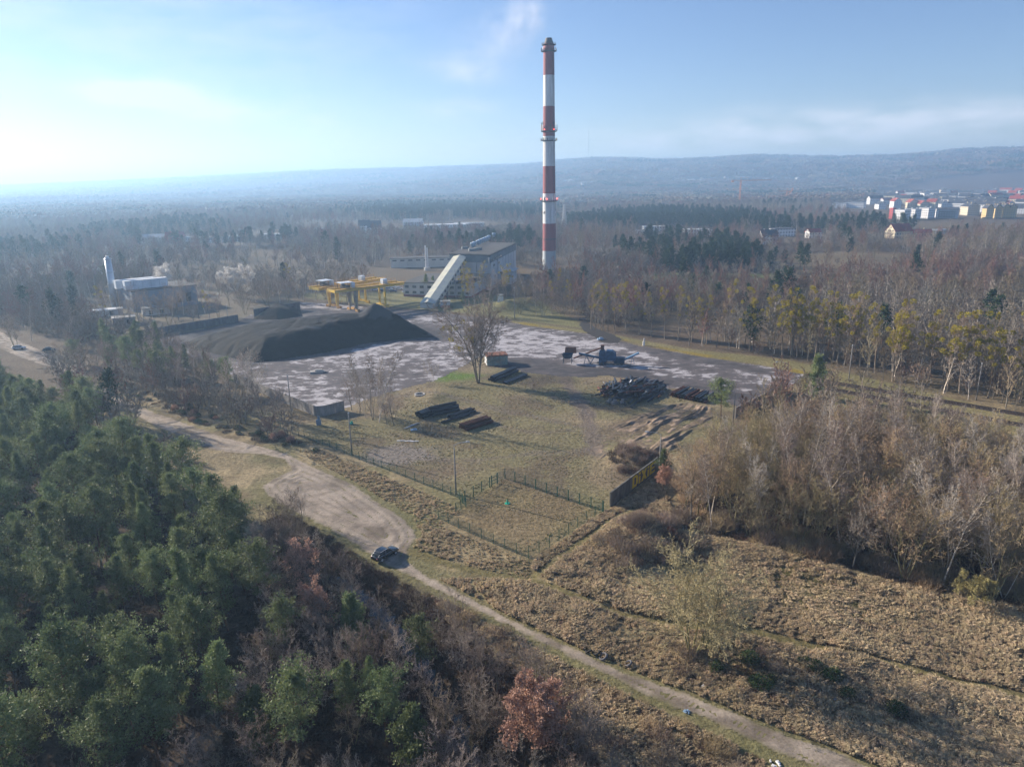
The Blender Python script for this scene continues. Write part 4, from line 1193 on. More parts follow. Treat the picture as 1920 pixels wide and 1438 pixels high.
grass('bank_grass', LOWC, 3500, 55, s_tus, (.5, 1.3), None, [.2, .2, .2, .4])
grass('wall_side_grass', GP([(1131, 962), (1148, 955), (1240, 895), (1260, 960), (1260, 1010), (1190, 1075), (1060, 1085), (1000, 1075), (1000, 1050)]), 3500, 56, s_tus, (.4, 1.1), None, [.3, .3, .1, .3])
_lit = [src(make_bush(400 + i, .7, 1.8, 70, m_bram, 'litter')[0][1], 'l%d' % i) for i in range(2)]
for nm, pl, n, sd in (('forest_undergrowth', BAREN, 2600, 61), ('pine_stand_undergrowth', PINES, 2600, 62), ('wood_undergrowth', WOODR, 1800, 63)):
    X, Y = randpts(pl, n, sd); rg = np.random.RandomState(sd)
    k = (sdf(STREAM, X, Y) > .3) & (sdf(ROAD, X, Y) > .5); X, Y = X[k], Y[k]
    instancer(nm, np.stack([X, Y, height(X, Y)], 1), rg.randint(0, 2, len(X)), rg.uniform(0, 6.28, len(X)), rg.uniform(.5, 1.3, len(X)), _lit)

# the woods of the middle distance: nearest drawn with limbs, farther ones coarser
def merge(parts):
    """several part meshes as one source mesh with its own materials"""
    import bmesh
    bm = bmesh.new(); mats = []
    for pn, me in parts:
        k0 = len(bm.faces); bm.from_mesh(me); bm.faces.ensure_lookup_table(); mi = len(mats)
        for f in bm.faces[k0:]: f.material_index = mi
        mats.append(me.materials[0])
    out = bpy.data.meshes.new('wood_source'); bm.to_mesh(out); bm.free()
    for m in mats: out.materials.append(m)
    return out
m_fb = [M('wood twigs grey', (.29, .25, .20), (.19, .165, .135), .3, rnd=.3, hue=.02), M('wood twigs brown', (.27, .195, .145), (.175, .125, .095), .3, rnd=.3, hue=.02),
        M('wood twigs olive', (.26, .21, .13), (.175, .145, .09), .3, rnd=.3, hue=.02), M('wood twigs russet', (.29, .16, .12), (.19, .105, .08), .3, rnd=.2, hue=.015)]
s_mid = []
for i in range(4):
    T, C, _ = make_bare('mid', 13, .16, 500 + i, rmin=[.045, .05, .045, .05][i])
    s_mid.append(src(merge([('t', T.mesh('t', [m_bark_b, m_bark_g, m_bark_g, m_bark_p][i])), ('c', C.mesh('c', m_fb[i]))]), 'm%d' % i))
T, C, _ = make_bare('mid', 12, .14, 505, multi=3, rmin=.05); s_mid.append(src(merge([('t', T.mesh('t', m_bark_g)), ('c', C.mesh('c', m_fb[0]))]), 'm4'))
T, C, _ = make_bare('mid', 7, .10, 506, multi=4, rmin=.05); s_mid.append(src(merge([('t', T.mesh('t', m_bark_g)), ('c', C.mesh('c', m_fb[1]))]), 'm5'))
for i in range(2):
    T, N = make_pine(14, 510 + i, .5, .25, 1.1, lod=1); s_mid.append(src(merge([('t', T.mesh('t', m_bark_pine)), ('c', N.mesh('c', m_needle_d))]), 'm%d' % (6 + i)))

if rest:
    rr_ = np.array(rest); rg = np.random.RandomState(9)
    s_pst = [src(merge(PROTO['pine%d' % i]), 'ps%d' % i) for i in range(5)]
    instancer('rest_of_pine_stand', np.stack([rr_[:, 0], rr_[:, 1], height(rr_[:, 0], rr_[:, 1])], 1), rg.randint(0, 5, len(rr_)), rg.uniform(0, 6.28, len(rr_)), rg.uniform(.75, 1.05, len(rr_)), s_pst)
    print('rest pines', len(rr_))

if EXTRA:
    ks = sorted({e[3] for e in EXTRA}); s_ex = [src(merge(PROTO[k]), 'ex' + k) for k in ks]; rg = np.random.RandomState(19)
    ex = np.array([e[0] for e in EXTRA]); ey = np.array([e[1] for e in EXTRA])
    instancer('rest_of_bare_trees', np.stack([ex, ey, height(ex, ey)], 1), [ks.index(e[3]) for e in EXTRA], rg.uniform(0, 6.28, len(ex)), [e[2] for e in EXTRA], s_ex)
HAZE_C, HAZE_D, HAZE_G, STEAM = (.44, .69, 1.0, 1), .00028, .36, .22
RAILZ = GP([(1500, 700), (1960, 800), (1960, 880), (1700, 800), (1500, 745)])
def wedge(r0, r1, sp, seed, jit=.48):
    """jittered points in the visible wedge, spacing growing with distance by the caller"""
    rg = np.random.RandomState(seed)
    xs = np.arange(-r1 * .80, r1 * .80, sp); ys = np.arange(r0 * .6, r1, sp)
    X, Y = np.meshgrid(xs, ys); X = X.ravel() + rg.uniform(-jit, jit, X.size) * sp; Y = Y.ravel() + rg.uniform(-jit, jit, Y.size) * sp
    r = np.hypot(X, Y); k = (r >= r0) & (r < r1) & (np.abs(X) < Y * .80 + 20)
    return X[k], Y[k], rg

OPEN = []          # (polygon, margin) clearings kept free of wood
def pinezone(X, Y):
    z1 = sst(60, -60, sdf(GP([(640, 392), (760, 385), (880, 385), (1010, 398), (1000, 412), (860, 408), (700, 410)]), X, Y))
    z2 = sst(40, -40, sdf(GP([(1080, 420), (1200, 402), (1380, 408), (1440, 425), (1380, 438), (1200, 436), (1100, 432)]), X, Y))
    return np.maximum(z1, z2)
def wood_layer(name, r0, r1, sp, seed, srcs, kpine, small, sc):
    X, Y, rg = wedge(r0, r1, sp, seed)
    k = np.ones(len(X), bool)
    for pl, mg in ((YARD, 2), (SITE, 1), (LAWN, 0), (PLANT, 0), (VERGE, 1), (ROAD, 2), (WOODR, 1), (PINES, 0), (BAREN, 0), (FIELDR, 1), (GREENM, 4), (TANM, 6), (CLEAR_M, 4), (LB, 0), (RAILZ, 2)):
        k &= sdf(pl, X, Y) > mg
    for pl, mg in OPEN: k &= sdf(pl, X, Y) > mg
    k |= ((sdf(TANM, X, Y) < 6) | (sdf(GREENM, X, Y) < 4)) & (rg.random(len(X)) < .10)
    if r0 < 400:
        for hh in (12.0, 6.0):
            P = np.stack([X, Y, np.full(len(X), hh - H)], 1); kk = -H / P[:, 2]     # where the ray over the tree top meets the ground
            k &= (sdf(ROAD, X * kk, Y * kk) > 1) | (X < -.555 * Y) & (X > -.66 * Y)
    dn = fbm(X, Y, 95, 3, 600); k &= (dn < .655) | (np.hypot(X, Y) > 1500)
    X, Y = X[k], Y[k]; n = len(X)
    t = fbm(X, Y, 130, 3, 611); u = rg.random(n)
    reg = np.digitize(t + (u - .5) * .22, [.38, .46, .54, .62])       # 0..4
    idx = np.array([0, 2, 1, 3, 4])[reg]
    idx = np.where(rg.random(n) < .22, small, idx)
    zone = pinezone(X, Y); pn = fbm(X, Y, 160, 3, 620)
    pm = (rg.random(n) < zone * .95) | ((pn > .64) & (rg.random(n) < .6)) | (rg.random(n) < .012)
    idx = np.where(pm, kpine + rg.randint(0, 2, n), idx)
    instancer(name, np.stack([X, Y, height(X, Y) - .2], 1), idx, rg.uniform(0, 6.28, n), rg.uniform(*sc, n) * np.where(idx >= kpine, 1.05, 1), srcs)
    return n

# ------------------------------------------------------------------ built things
m_conc = M('weathered concrete panels', (.30, .285, .27), (.19, .18, .17), 1.2, stretch=(1, 1, .25), bmp=.02)
m_concd = M('coal-stained concrete', (.13, .13, .14), (.075, .075, .085), .6, stretch=(1, 1, .3))
m_concshade = M('shade-darkened concrete', (.17, .165, .15), (.09, .09, .085), .9, stretch=(1, 1, .3))  # darker panel concrete: shade of the face turned from the sun, in its colour
m_red = M('chimney red paint', (.31, .085, .085), (.23, .07, .075), .25, stretch=(1, 1, .15), rough=.7)
m_white = M('chimney white paint', (.76, .74, .71), (.34, .34, .33), .35, stretch=(1, 1, .12), rough=.7, lo=.42, hi=.8, detail=8)
m_grey = M('grey base paint', (.46, .49, .50), (.34, .38, .40), .2, stretch=(1, 1, .15))
m_steel = M('dark steel', (.09, .085, .085), (.05, .05, .05), 2, rough=.6)
m_galv = M('galvanised steel', (.45, .46, .47), (.33, .34, .35), 2, rough=.5)
m_pole = M('concrete pole', (.30, .28, .26), (.20, .19, .18), 1.5)
m_lampw = M('white lamp housing', (.75, .75, .74), (.6, .6, .6), 2, rough=.5)
m_yel = M('yellow crane paint', (.74, .50, .05), (.52, .33, .06), .5, rough=.6)
m_yelr = M('rusty orange paint', (.52, .30, .07), (.33, .17, .06), .8)
m_cream = M('cream panel wall', (.56, .545, .49), (.43, .42, .38), .12, stretch=(1, 1, .3))
m_wallw = M('pale rendered wall', (.60, .59, .57), (.48, .47, .46), .15)
m_corr = M('cream corrugated sheet', (.62, .60, .46), (.46, .46, .40), .18, rough=.6)
m_bit = M('bitumen roof', (.10, .095, .09), (.06, .058, .055), .2)
m_bandg = M('grey cladding band', (.22, .24, .24), (.16, .175, .18), .3)
m_brick = M('red brick plinth', (.26, .085, .07), (.17, .06, .05), .6)
m_glass = M('dark window glass', (.03, .035, .04), (.02, .025, .03), 1, rough=.15, spec=.6)
m_bluegl = M('blue vent metal', (.20, .34, .50), (.35, .42, .5), .8, rough=.4)
m_bluegrey = M('blue grey cladding', (.20, .25, .31), (.15, .19, .24), .15)
m_contw = M('white container sheet', (.68, .72, .76), (.5, .55, .6), .3, rough=.5)
m_silver = M('silver flue metal', (.55, .60, .66), (.42, .47, .53), .3, rough=.35, metallic=.3)
m_green = M('dark green fence paint', (.03, .11, .075), (.02, .075, .05), 2, rough=.5)
m_pipeb = M('black coated pipe', (.022, .025, .032), (.012, .014, .018), .8, rough=.35, spec=.5)
m_piper = M('rusty pipe', (.14, .055, .035), (.07, .03, .022), 1.2, rough=.8)
m_pipeo = M('orange pipe end', (.6, .15, .04), None, 1)
m_bluem = M('mid blue paint', (.14, .26, .40), (.08, .16, .27), 1, rough=.5)
m_blue = M('blue machine paint', (.045, .12, .22), (.025, .06, .12), 1, rough=.5)
m_blued = M('dark blue machine paint', (.03, .07, .12), (.02, .04, .07), 1, rough=.5)
m_rust = M('rusty sheet roof', (.26, .11, .06), (.15, .07, .05), .8)
m_shed = M('pale green shed sheet', (.24, .32, .29), (.16, .21, .19), .8, stretch=(1, 1, .3))
m_redl = newmat('red obstruction light')[0]
_b = m_redl.node_tree.nodes['Principled BSDF']; _b.inputs['Base Color'].default_value = (.8, .05, .05, 1); _b.inputs['Emission Color'].default_value = (1, .12, .08, 1); _b.inputs['Emission Strength'].default_value = 3.0
m_yelp = M('yellow spray paint', (.66, .50, .03), (.5, .37, .03), 2, lo=.5, hi=.8)
m_rail = M('rail steel', (.12, .08, .06), (.07, .05, .04), 2)
m_tie = M('dark sleepers', (.085, .065, .05), (.05, .04, .035), 2)
m_tyre = M('tyre rubber', (.03, .03, .03), (.05, .045, .04), 3)
m_ring = M('pale concrete ring', (.42, .40, .37), (.3, .28, .26), 2)

# tall striped chimney
def chimney():
    bx, by = G(1030, 505)
    t = thing('striped_chimney', 'very tall red and white banded chimney with antenna platforms', 'chimney', (bx, by, 0))
    ys = [505, 470, 419, 363, 312, 256, 200, 142, 98]
    zs = [-1] + [zat(bx, by, y) for y in ys[1:]]
    zt = zs[-1]
    rad = lambda z: 4.65 - 1.15 * z / zt
    ms = [m_grey, m_red, m_white, m_red, m_white, m_red, m_white, m_red]
    nm = ['base_band', 'red_band', 'white_band', 'red_band', 'white_band', 'red_band', 'white_band', 'red_band']
    for i in range(8):
        b = MB(); b.tube([(0, 0, zs[i]), (0, 0, zs[i + 1])], [rad(zs[i]), rad(zs[i + 1])], 40, False); b.build(nm[i], ms[i], t, True)
    z2, z3 = zat(bx, by, 83), zat(bx, by, 72)
    b = MB(); b.tube([(0, 0, zt), (0, 0, z2)], [3.5, 3.5], 32); b.build('neck', m_red, t, True)
    b = MB(); b.tube([(0, 0, z2), (0, 0, z2 + .5), (0, 0, z3)], [3.0, 2.9, 2.0], 28, True); b.build('flue_tip', m_steel, t)
    def platform(z, w, rail=1.2):
        r = rad(min(z, zt)); b = MB(); n = 28
        b.tube([(0, 0, z - .5), (0, 0, z), (0, 0, z + .12)], [r + .1, r + w, r + w], n, True)
        for k in range(n):
            a = 2 * PI * k / n; b.beam((math.cos(a) * (r + w), math.sin(a) * (r + w), z), (math.cos(a) * (r + w), math.sin(a) * (r + w), z + rail), .1)
        for h in (rail, rail * .5):
            for k in range(n):
                a, c = 2 * PI * k / n, 2 * PI * (k + 1) / n
                b.beam((math.cos(a) * (r + w), math.sin(a) * (r + w), z + h), (math.cos(c) * (r + w), math.sin(c) * (r + w), z + h), .09)
        b.build('platform', m_steel, t); return r + w
    R = random.Random(3)
    for y, w in ((97, 1.5), (85, 1.0), (247, 1.4), (264, 1.4), (377, 1.6)): platform(zat(bx, by, y), w)
    b = MB(); z = zat(bx, by, 448); b.tube([(0, 0, z - .2), (0, 0, z + .2)], rad(z) + .35, 32); b.build('ring', m_steel, t)
    b = MB(); ax = 2.3
    for s in (-.3, .3):
        b.beam((2.9 + s, -3.4, 4), (2.3 + s, -2.9, zt), .10)
    z = 5
    while z < zt:
        k = z / zt; b.beam((2.6 - .6 * k, -3.4 + .5 * k, z), (3.2 - .6 * k, -3.4 + .5 * k, z), .06); z += 1.2
    b.build('ladder', m_steel, t)
    b = MB(); b.tube([(3.4, -2.8, 0), (2.5, -2.3, zt)], .18, 6); b.tube([(4.1, -2.0, 0), (3.0, -1.7, zt)], .14, 6); b.build('cable_duct', m_steel, t)
    for y, n_, w, hh in ((240, 12, 1.5, 4.0), (262, 9, 1.5, 2.4), (372, 10, 2.2, 2.6), (398, 8, .9, 2.2), (92, 5, 1.5, 2.0), (232, 5, 1.3, 2.2)):
        zc = zat(bx, by, y); r = rad(zc) + w
        for k in range(n_):
            a = 2 * PI * (k + R.random() * .6) / n_
            p = (math.cos(a) * r, math.sin(a) * r)
            b = MB(); b.box((p[0], p[1], zc), (.28, .5, hh * R.uniform(.6, 1)), a); b.beam((p[0], p[1], zc), (p[0] * .75, p[1] * .75, zc), .1)
            b.build('antenna', m_lampw if R.random() < .7 else m_steel, t)
    zc = zat(bx, by, 373)
    for a in (-2.9, -1.9, -.55):
        b = MB(); r = rad(zc) + 1.7; b.tube([(math.cos(a) * r, math.sin(a) * r, zc - .35), (math.cos(a) * r, math.sin(a) * r, zc + .35)], .35, 8); b.build('warning_light', m_redl, t)
    for a in (-2.2, -1.0):
        b = MB(); zc2 = zat(bx, by, 244); r = rad(zc2) + 1.5; b.tube([(math.cos(a) * r, math.sin(a) * r, zc2 - .25), (math.cos(a) * r, math.sin(a) * r, zc2 + .25)], .25, 8); b.build('warning_light', m_redl, t)
chimney()

def frame_xy(a, b):
    ax, ay = a; bx, by = b
    return math.atan2(by - ay, bx - ax), math.hypot(bx - ax, by - ay)

def window(parent, x, z, w, h, side='front', y=0.0, depth=0.06, L=None):
    """a window slightly proud of a wall whose outside faces -y (front), +x (right) or -x (left)"""
    b = MB()
    if side == 'front': b.box((x, y - depth / 2, z), (w, depth, h))
    else: b.box((y + (depth / 2 if side == 'right' else -depth / 2), x, z), (depth, w, h))
    return b.build('window', m_glass, parent)

# boiler house
def boiler():
    C = G(846, 541); A = G(921, 545); B = G(968, 513)
    rz, w = frame_xy(C, A); d = math.hypot(B[0] - A[0], B[1] - A[1]); h = zat(*A, 480)
    # right wall direction decides skew: build as true prism from survey points
    t = thing('boiler_house', 'long pale boiler house with dark flat roof and blue roof vents left of the chimney', 'factory hall', (C[0], C[1], 0))
    D = (C[0] + B[0] - A[0], C[1] + B[1] - A[1])
    q = [(0, 0), (A[0] - C[0], A[1] - C[1]), (B[0] - C[0], B[1] - C[1]), (D[0] - C[0], D[1] - C[1])]
    cx = sum(p[0] for p in q) / 4; cy = sum(p[1] for p in q) / 4
    ex = lambda k: [(cx + (p[0] - cx) * k, cy + (p[1] - cy) * k) for p in q]
    b = MB(); b.prism(q, 0, h * .80); b.build('wall', m_wallw, t)
    b = MB(); b.prism(ex(1.012), h * .80, h); b.build('upper_band', m_bandg, t)
    b = MB(); b.prism(ex(1.018), h, h + .6); b.prism(ex(.96), h + .6, h + .75); b.build('roof', m_bit, t)
    b = MB(); b.prism(ex(1.004), 0, 2.2); b.build('plinth', m_brick, t)
    def wallpt(p0, p1, u, off): 
        dx, dy = p1[0] - p0[0], p1[1] - p0[1]; L = math.hypot(dx, dy); nx, ny = dy / L, -dx / L
        return (p0[0] + dx * u + nx * off, p0[1] + dy * u + ny * off), math.atan2(dy, dx)
    for (p0, p1, us, zz, ww, hh) in [(q[0], q[1], (.1, .25, .4, .55, .7, .85), h * .86, 2.4, 1.0), (q[1], q[2], (.05, .15, .25, .35), h * .86, 5, 1.0), (q[1], q[2], (.12, .3), h * .68, 4, 1.2),
                                     (q[0], q[1], (.12, .3, .5), h * .45, 3.0, 1.4), (q[1], q[2], (.15, .35, .5), h * .35, 3, 1.2), (q[0], q[1], (.1, .3, .5, .7), h * .25, 2, 1.3)]:
        for u in us:
            (x, y), a = wallpt(p0, p1, u, .30 if zz > h * .8 else .05); b = MB(); b.box((x, y, zz), (ww, .12, hh), a); b.build('window', m_glass, t)
    for u in [i / 9 for i in range(1, 9)]:
        (x, y), a = wallpt(q[1], q[2], u, .06); b = MB(); b.box((x, y, h * .4), (.35, .14, h * .8), a); b.build('pilaster', m_bandg, t)
    (x, y), a = wallpt(q[1], q[2], .45, 4); b = MB(); b.box((x, y, 7.5), (16, 8, .6), a); b.box((x, y, 3.6), (14, 6, 7.2), a); b.build('side_annex', m_wallw, t)
    for (px, py) in [(886, 466), (890, 464), (896.5, 461.5), (900, 459.5), (905, 457.5), (909, 455.5), (913.5, 454), (917, 451.5), (926, 446.5)]:
        x, y = G(px, py, h); x -= C[0]; y -= C[1]
        b = MB(); b.tube([(x, y, h + .7), (x, y, h + 2.2), (x, y, h + 2.4), (x, y, h + 3.6)], [1.0, 1.0, 1.35, 1.35], 10); b.build('roof_vent', m_bluegl, t, True)
    for u in (.02, .34, .66, .98):
        (x, y), a = wallpt(q[0], q[1], u, .2); b = MB(); b.beam((x, y, 0), (x, y, h * .8), .28); b.build('drainpipe', m_steel, t)
    (x, y), a = wallpt(q[1], q[2], .22, .6); b = MB()
    for s_ in (-.4, .4): b.beam((x + s_ * math.cos(a), y + s_ * math.sin(a), 0), (x + s_ * math.cos(a), y + s_ * math.sin(a), h + 1.2), .12)
    for k in range(int(h / .6)): b.beam((x - .4 * math.cos(a), y - .4 * math.sin(a), k * .6), (x + .4 * math.cos(a), y + .4 * math.sin(a), k * .6), .08)
    b.build('ladder', m_steel, t)
    for u in (.45, .75):
        (x, y), a = wallpt(q[0], q[1], u, .06); b = MB(); b.box((x, y, 2.2), (3.4, .16, 4.4), a); b.build('door', m_bandg, t)
    b = MB(); (x, y), a = wallpt(q[0], q[1], .6, 1.2); (x2, y2), a = wallpt(q[0], q[1], .99, 1.2); b.tube([(x, y, 0), (x, y, h * .5), (x2, y2, h * .5), (x2, y2, h * .95)], .55, 10); b.build('duct', m_galv, t)
    for (px, py) in [(872, 469), (897, 471), (885, 473)]:
        x, y = G(px, py, h); b = MB(); b.box((x - C[0], y - C[1], h + 1.4), (4, 2.6, 1.4), .3); b.build('roof_unit', m_bandg, t)
boiler()

def shed_building(name, label, cat, c, rz, w, d, h, mw, mr, plinth=None, wins=(), over=.4, gable=0.0, ww=1.6, wh=1.2, extra=None):
    """origin at the front-left corner; front faces local -y"""
    t = thing(name, label, cat, (c[0], c[1], 0), rz)
    b = MB(); b.box((w / 2, d / 2, h / 2), (w, d, h))
    if gable: b.add([(0, 0, h), (0, d, h), (0, d / 2, h + gable)], [(0, 1, 2)]); b.add([(w, 0, h), (w, d / 2, h + gable), (w, d, h)], [(0, 1, 2)])
    b.build('wall', mw, t)
    b = MB()
    if gable:
        o = over
        for s in (0, 1):
            y0, y1 = (-o, d / 2) if s == 0 else (d + o, d / 2)
            z0 = h - gable * o / (d / 2)
            b.add([(-o, y0, z0 + .1), (w + o, y0, z0 + .1), (w + o, y1, h + gable + .1), (-o, y1, h + gable + .1), (-o, y0, z0 + .35), (w + o, y0, z0 + .35), (w + o, y1, h + gable + .35), (-o, y1, h + gable + .35)],
                  [(0, 1, 2, 3), (4, 5, 6, 7), (0, 1, 5, 4), (1, 2, 6, 5), (3, 0, 4, 7)])
    else: b.box((w / 2, d / 2, h + .2), (w + over * 2, d + over * 2, .4))
    b.build('roof', mr, t)
    if plinth: b = MB(); b.box((w / 2, d / 2, .55), (w + .08, d + .08, 1.1)); b.build('plinth', plinth, t)
    for (x, z) in wins: window(t, x, z, ww, wh)
    return t

# low office wing and its neighbours
a, b_ = G(757, 556), G(884, 559)
rz, w = frame_xy(a, b_)
shed_building('office_wing', 'low two-storey pale wing with red plinth left of the boiler house', 'office building', a, rz, w, 38, 7.4, m_wallw, m_bit, m_brick,
              [(w * (i + .5) / 9, z) for i in range(9) for z in (2.4, 5.4)], ww=2.2, wh=1.3)
a, b_ = G(733, 503), G(880, 499); rz, w = frame_xy(a, b_)
shed_building('long_annex', 'long low pale building with a row of small windows behind the office wing', 'factory building', a, rz, w, 12, 6.5, m_cream, m_bit, None, [(w * (i + .5) / 10, 5.2) for i in range(10)], ww=3, wh=.8)
x, y = G(801, 507)
t = thing('slim_flue', 'slim white twin flue standing on the office wing roof', 'flue', (x, y, 0))
b = MB(); b.tube([(-.6, 0, 0), (-.6, 0, 17)], .5, 10); b.tube([(.6, 0, 0), (.6, 0, 15.5)], .4, 10); b.build('pipe', m_lampw, t); b = MB(); b.tube([(0, 0, 0), (0, 0, 2.0)], 2.2, 14); b.build('base', m_cream, t)

# inclined conveyor gallery
def gallery():
    S = G(801, 578); zt = 19.5; E = G(862, 478, zt)
    rz, L = frame_xy(S, E)
    t = thing('conveyor_gallery', 'cream corrugated conveyor gallery climbing from the coal yard to the boiler house roof', 'conveyor gallery', (S[0], S[1], 0), rz)
    w2, hh = 3.6, 3.2; z0 = 0.2
    def sec(x, z): return [(x, -w2, z), (x, w2, z), (x, w2, z + hh), (x, -w2, z + hh)]
    stations = [(0, -1.2), (6, z0), (L, zt - hh - 1)]
    vs = []; fs = []
    for x, z in stations: vs += sec(x, z)
    for i in range(2):
        o = i * 4
        for k in range(4): fs.append((o + k, o + (k + 1) % 4, o + 4 + (k + 1) % 4, o + 4 + k))
    fs += [(3, 2, 1, 0), (8, 9, 10, 11)]
    b = MB(); b.add(vs, fs); b.build('side_wall', m_cream, t)
    b = MB(); vs = []
    for x, z in stations:
        zz = z + hh + .05; vs += [(x, -w2 - .25, zz), (x, 0, zz + .9), (x, w2 + .25, zz), (x, w2 + .25, zz + .15), (x, 0, zz + 1.05), (x, -w2 - .25, zz + .15)]
    fs = []
    for i in range(2):
        o = i * 6
        for k in range(6): fs.append((o + k, o + (k + 1) % 6, o + 6 + (k + 1) % 6, o + 6 + k))
    fs += [tuple(range(6))[::-1], tuple(range(12, 18))]
    b.add(vs, fs); b.build('roof', m_corr, t)
    n = 11
    for k in range(n):
        u = (k + .6) / n; x = 6 + (L - 6) * u; z = z0 + (zt - hh - 1 - z0) * u + hh * .55
        b = MB(); b.box((x, -w2 - .05, z), (2.6, .12, 1.3)); b.build('window', m_glass, t)
    for u in (.35, .62, .85):
        x = 6 + (L - 6) * u; z = z0 + (zt - hh - 1 - z0) * u
        b = MB()
        for s in (-1, 1): b.beam((x, s * 2.8, -.3), (x, s * 2.8, z), .5)
        b.beam((x, -2.8, z * .3), (x, 2.8, z * .7), .25); b.build('trestle', m_steel, t)
gallery()

# two gantry cranes
def gantry(Apx, Bpx, htop, canL, canR, label, lm, cabx, mr):
    A, B = G(*Apx), G(*Bpx); rz, L = frame_xy(A, B)
    t = thing('gantry_crane', label, 'gantry crane', (A[0], A[1], 0), rz)
    gw = 3.2
    for s in (-1, 1):
        b = MB(); b.box(((L + canR - canL) / 2, s * gw, htop + .7), (L + canL + canR, .9, 1.5)); b.build('girder', m_yel, t)
        b = MB()
        n = int((L + canL + canR) / 2.5)
        for k in range(n + 1):
            x = -canL + (L + canL + canR) * k / n; b.beam((x, s * (gw + 1.5), htop + 1.45), (x, s * (gw + 1.5), htop + 2.6), .10)
        for z in (2.0, 2.6): b.beam((-canL, s * (gw + 1.5), htop + z), (L + canR, s * (gw + 1.5), htop + z), .09)
        b.box(((L + canR - canL) / 2, s * (gw + .95), htop + 1.38), (L + canL + canR, 1.1, .1)); b.build('walkway', m_yelr, t)
    b = MB()
    for x in (-canL + .5, 0, L, L + canR - .5): b.beam((x, -gw, htop + .6), (x, gw, htop + .6), .8, 1.1)
    b.build('cross_beam', m_yel, t)
    for s in (-1, 1):      # tapered box legs, left pair
        for e in (0,):
            b = MB(); x0 = 0
            b.add([(x0 - 1.2, s * gw - .6, htop), (x0 + 1.2, s * gw - .6, htop), (x0 + 1.2, s * gw + .6, htop), (x0 - 1.2, s * gw + .6, htop),
                   (x0 - .45, s * 2.9 - .4, .9), (x0 + .45, s * 2.9 - .4, .9), (x0 + .45, s * 2.9 + .4, .9), (x0 - .45, s * 2.9 + .4, .9)],
                  [(0, 1, 2, 3), (7, 6, 5, 4), (0, 4, 5, 1), (1, 5, 6, 2), (2, 6, 7, 3), (3, 7, 4, 0)])
            b.build('leg', lm, t)
        b = MB(); b.box((L, s * 2.6, htop / 2 + .4), (.8, .8, htop - .8)); b.build('leg', m_yel, t)
    b = MB(); b.box((L, 0, 1.2), (.9, 6.4, 1.0)); b.build('sill_beam', m_yel, t)
    b = MB(); b.box((0, 0, 1.3), (1.1, 3.2, 1.1)); b.build('sill_beam', m_yelr, t)
    for x in (0, L):
        for s in (-1, 1):
            b = MB(); b.box((x, s * 4.0, .75), (1.2, 2.6, 1.1))
            for q in (-.8, .8): b.tube([(x - .3, s * 4.0 + q, .42), (x + .3, s * 4.0 + q, .42)], .42, 10)
            b.build('bogie', m_yelr if x == 0 else m_yel, t)
    for k, (x, w, d) in enumerate(cabx):
        if w > 4:
            b = MB(); b.box((x, 0, htop + 4.0), (w, 5.2, .25)); b.build('trolley_roof', mr, t)
            b = MB(); b.box((x, 0, htop + 2.0), (w * .6, 3.0, 1.2)); b.tube([(x - 1, -1.2, htop + 2.9), (x - 1, 1.2, htop + 2.9)], .7, 10)
            for i in (-1, 1):
                for j in (-1, 1): b.beam((x + i * w * .42, j * 2.3, htop + 1.4), (x + i * w * .42, j * 2.3, htop + 3.9), .18)
            b.build('trolley', m_steel, t)
            b = MB(); b.box((x + w * .45, -2.2, htop + 2.7), (1.6, 1.6, 2.4)); b.build('operator_cab', m_contw, t)
        else:
            b = MB(); b.box((x, -1.5, htop + 2.6), (w, d, 2.4)); b.build('electrical_cabin', m_contw, t)
    b = MB()
    for z in np.arange(1.2, htop, .4): b.beam((.75, -gw + .9, z), (.75, -gw + 1.4, z), .05)
    b.beam((.75, -gw + .9, .8), (.75, -gw + .9, htop), .07); b.beam((.75, -gw + 1.4, .8), (.75, -gw + 1.4, htop), .07); b.build('ladder', m_steel, t)
gantry((663, 583), (718, 575), 10.2, 11, 11, 'nearer yellow gantry crane with weathered grey legs behind the coal heap', M('weathered grey-yellow leg', (.34, .27, .17), (.22, .19, .15), .6), [(-3.5, 6.5, 4), (17, 2.4, 2.6)], m_contw)
gantry((626, 577), (680, 567), 10.2, 11, 13, 'farther yellow gantry crane with bright yellow legs', m_yel, [(-4.5, 6.0, 4), (18, 2.4, 2.6)], m_contw)

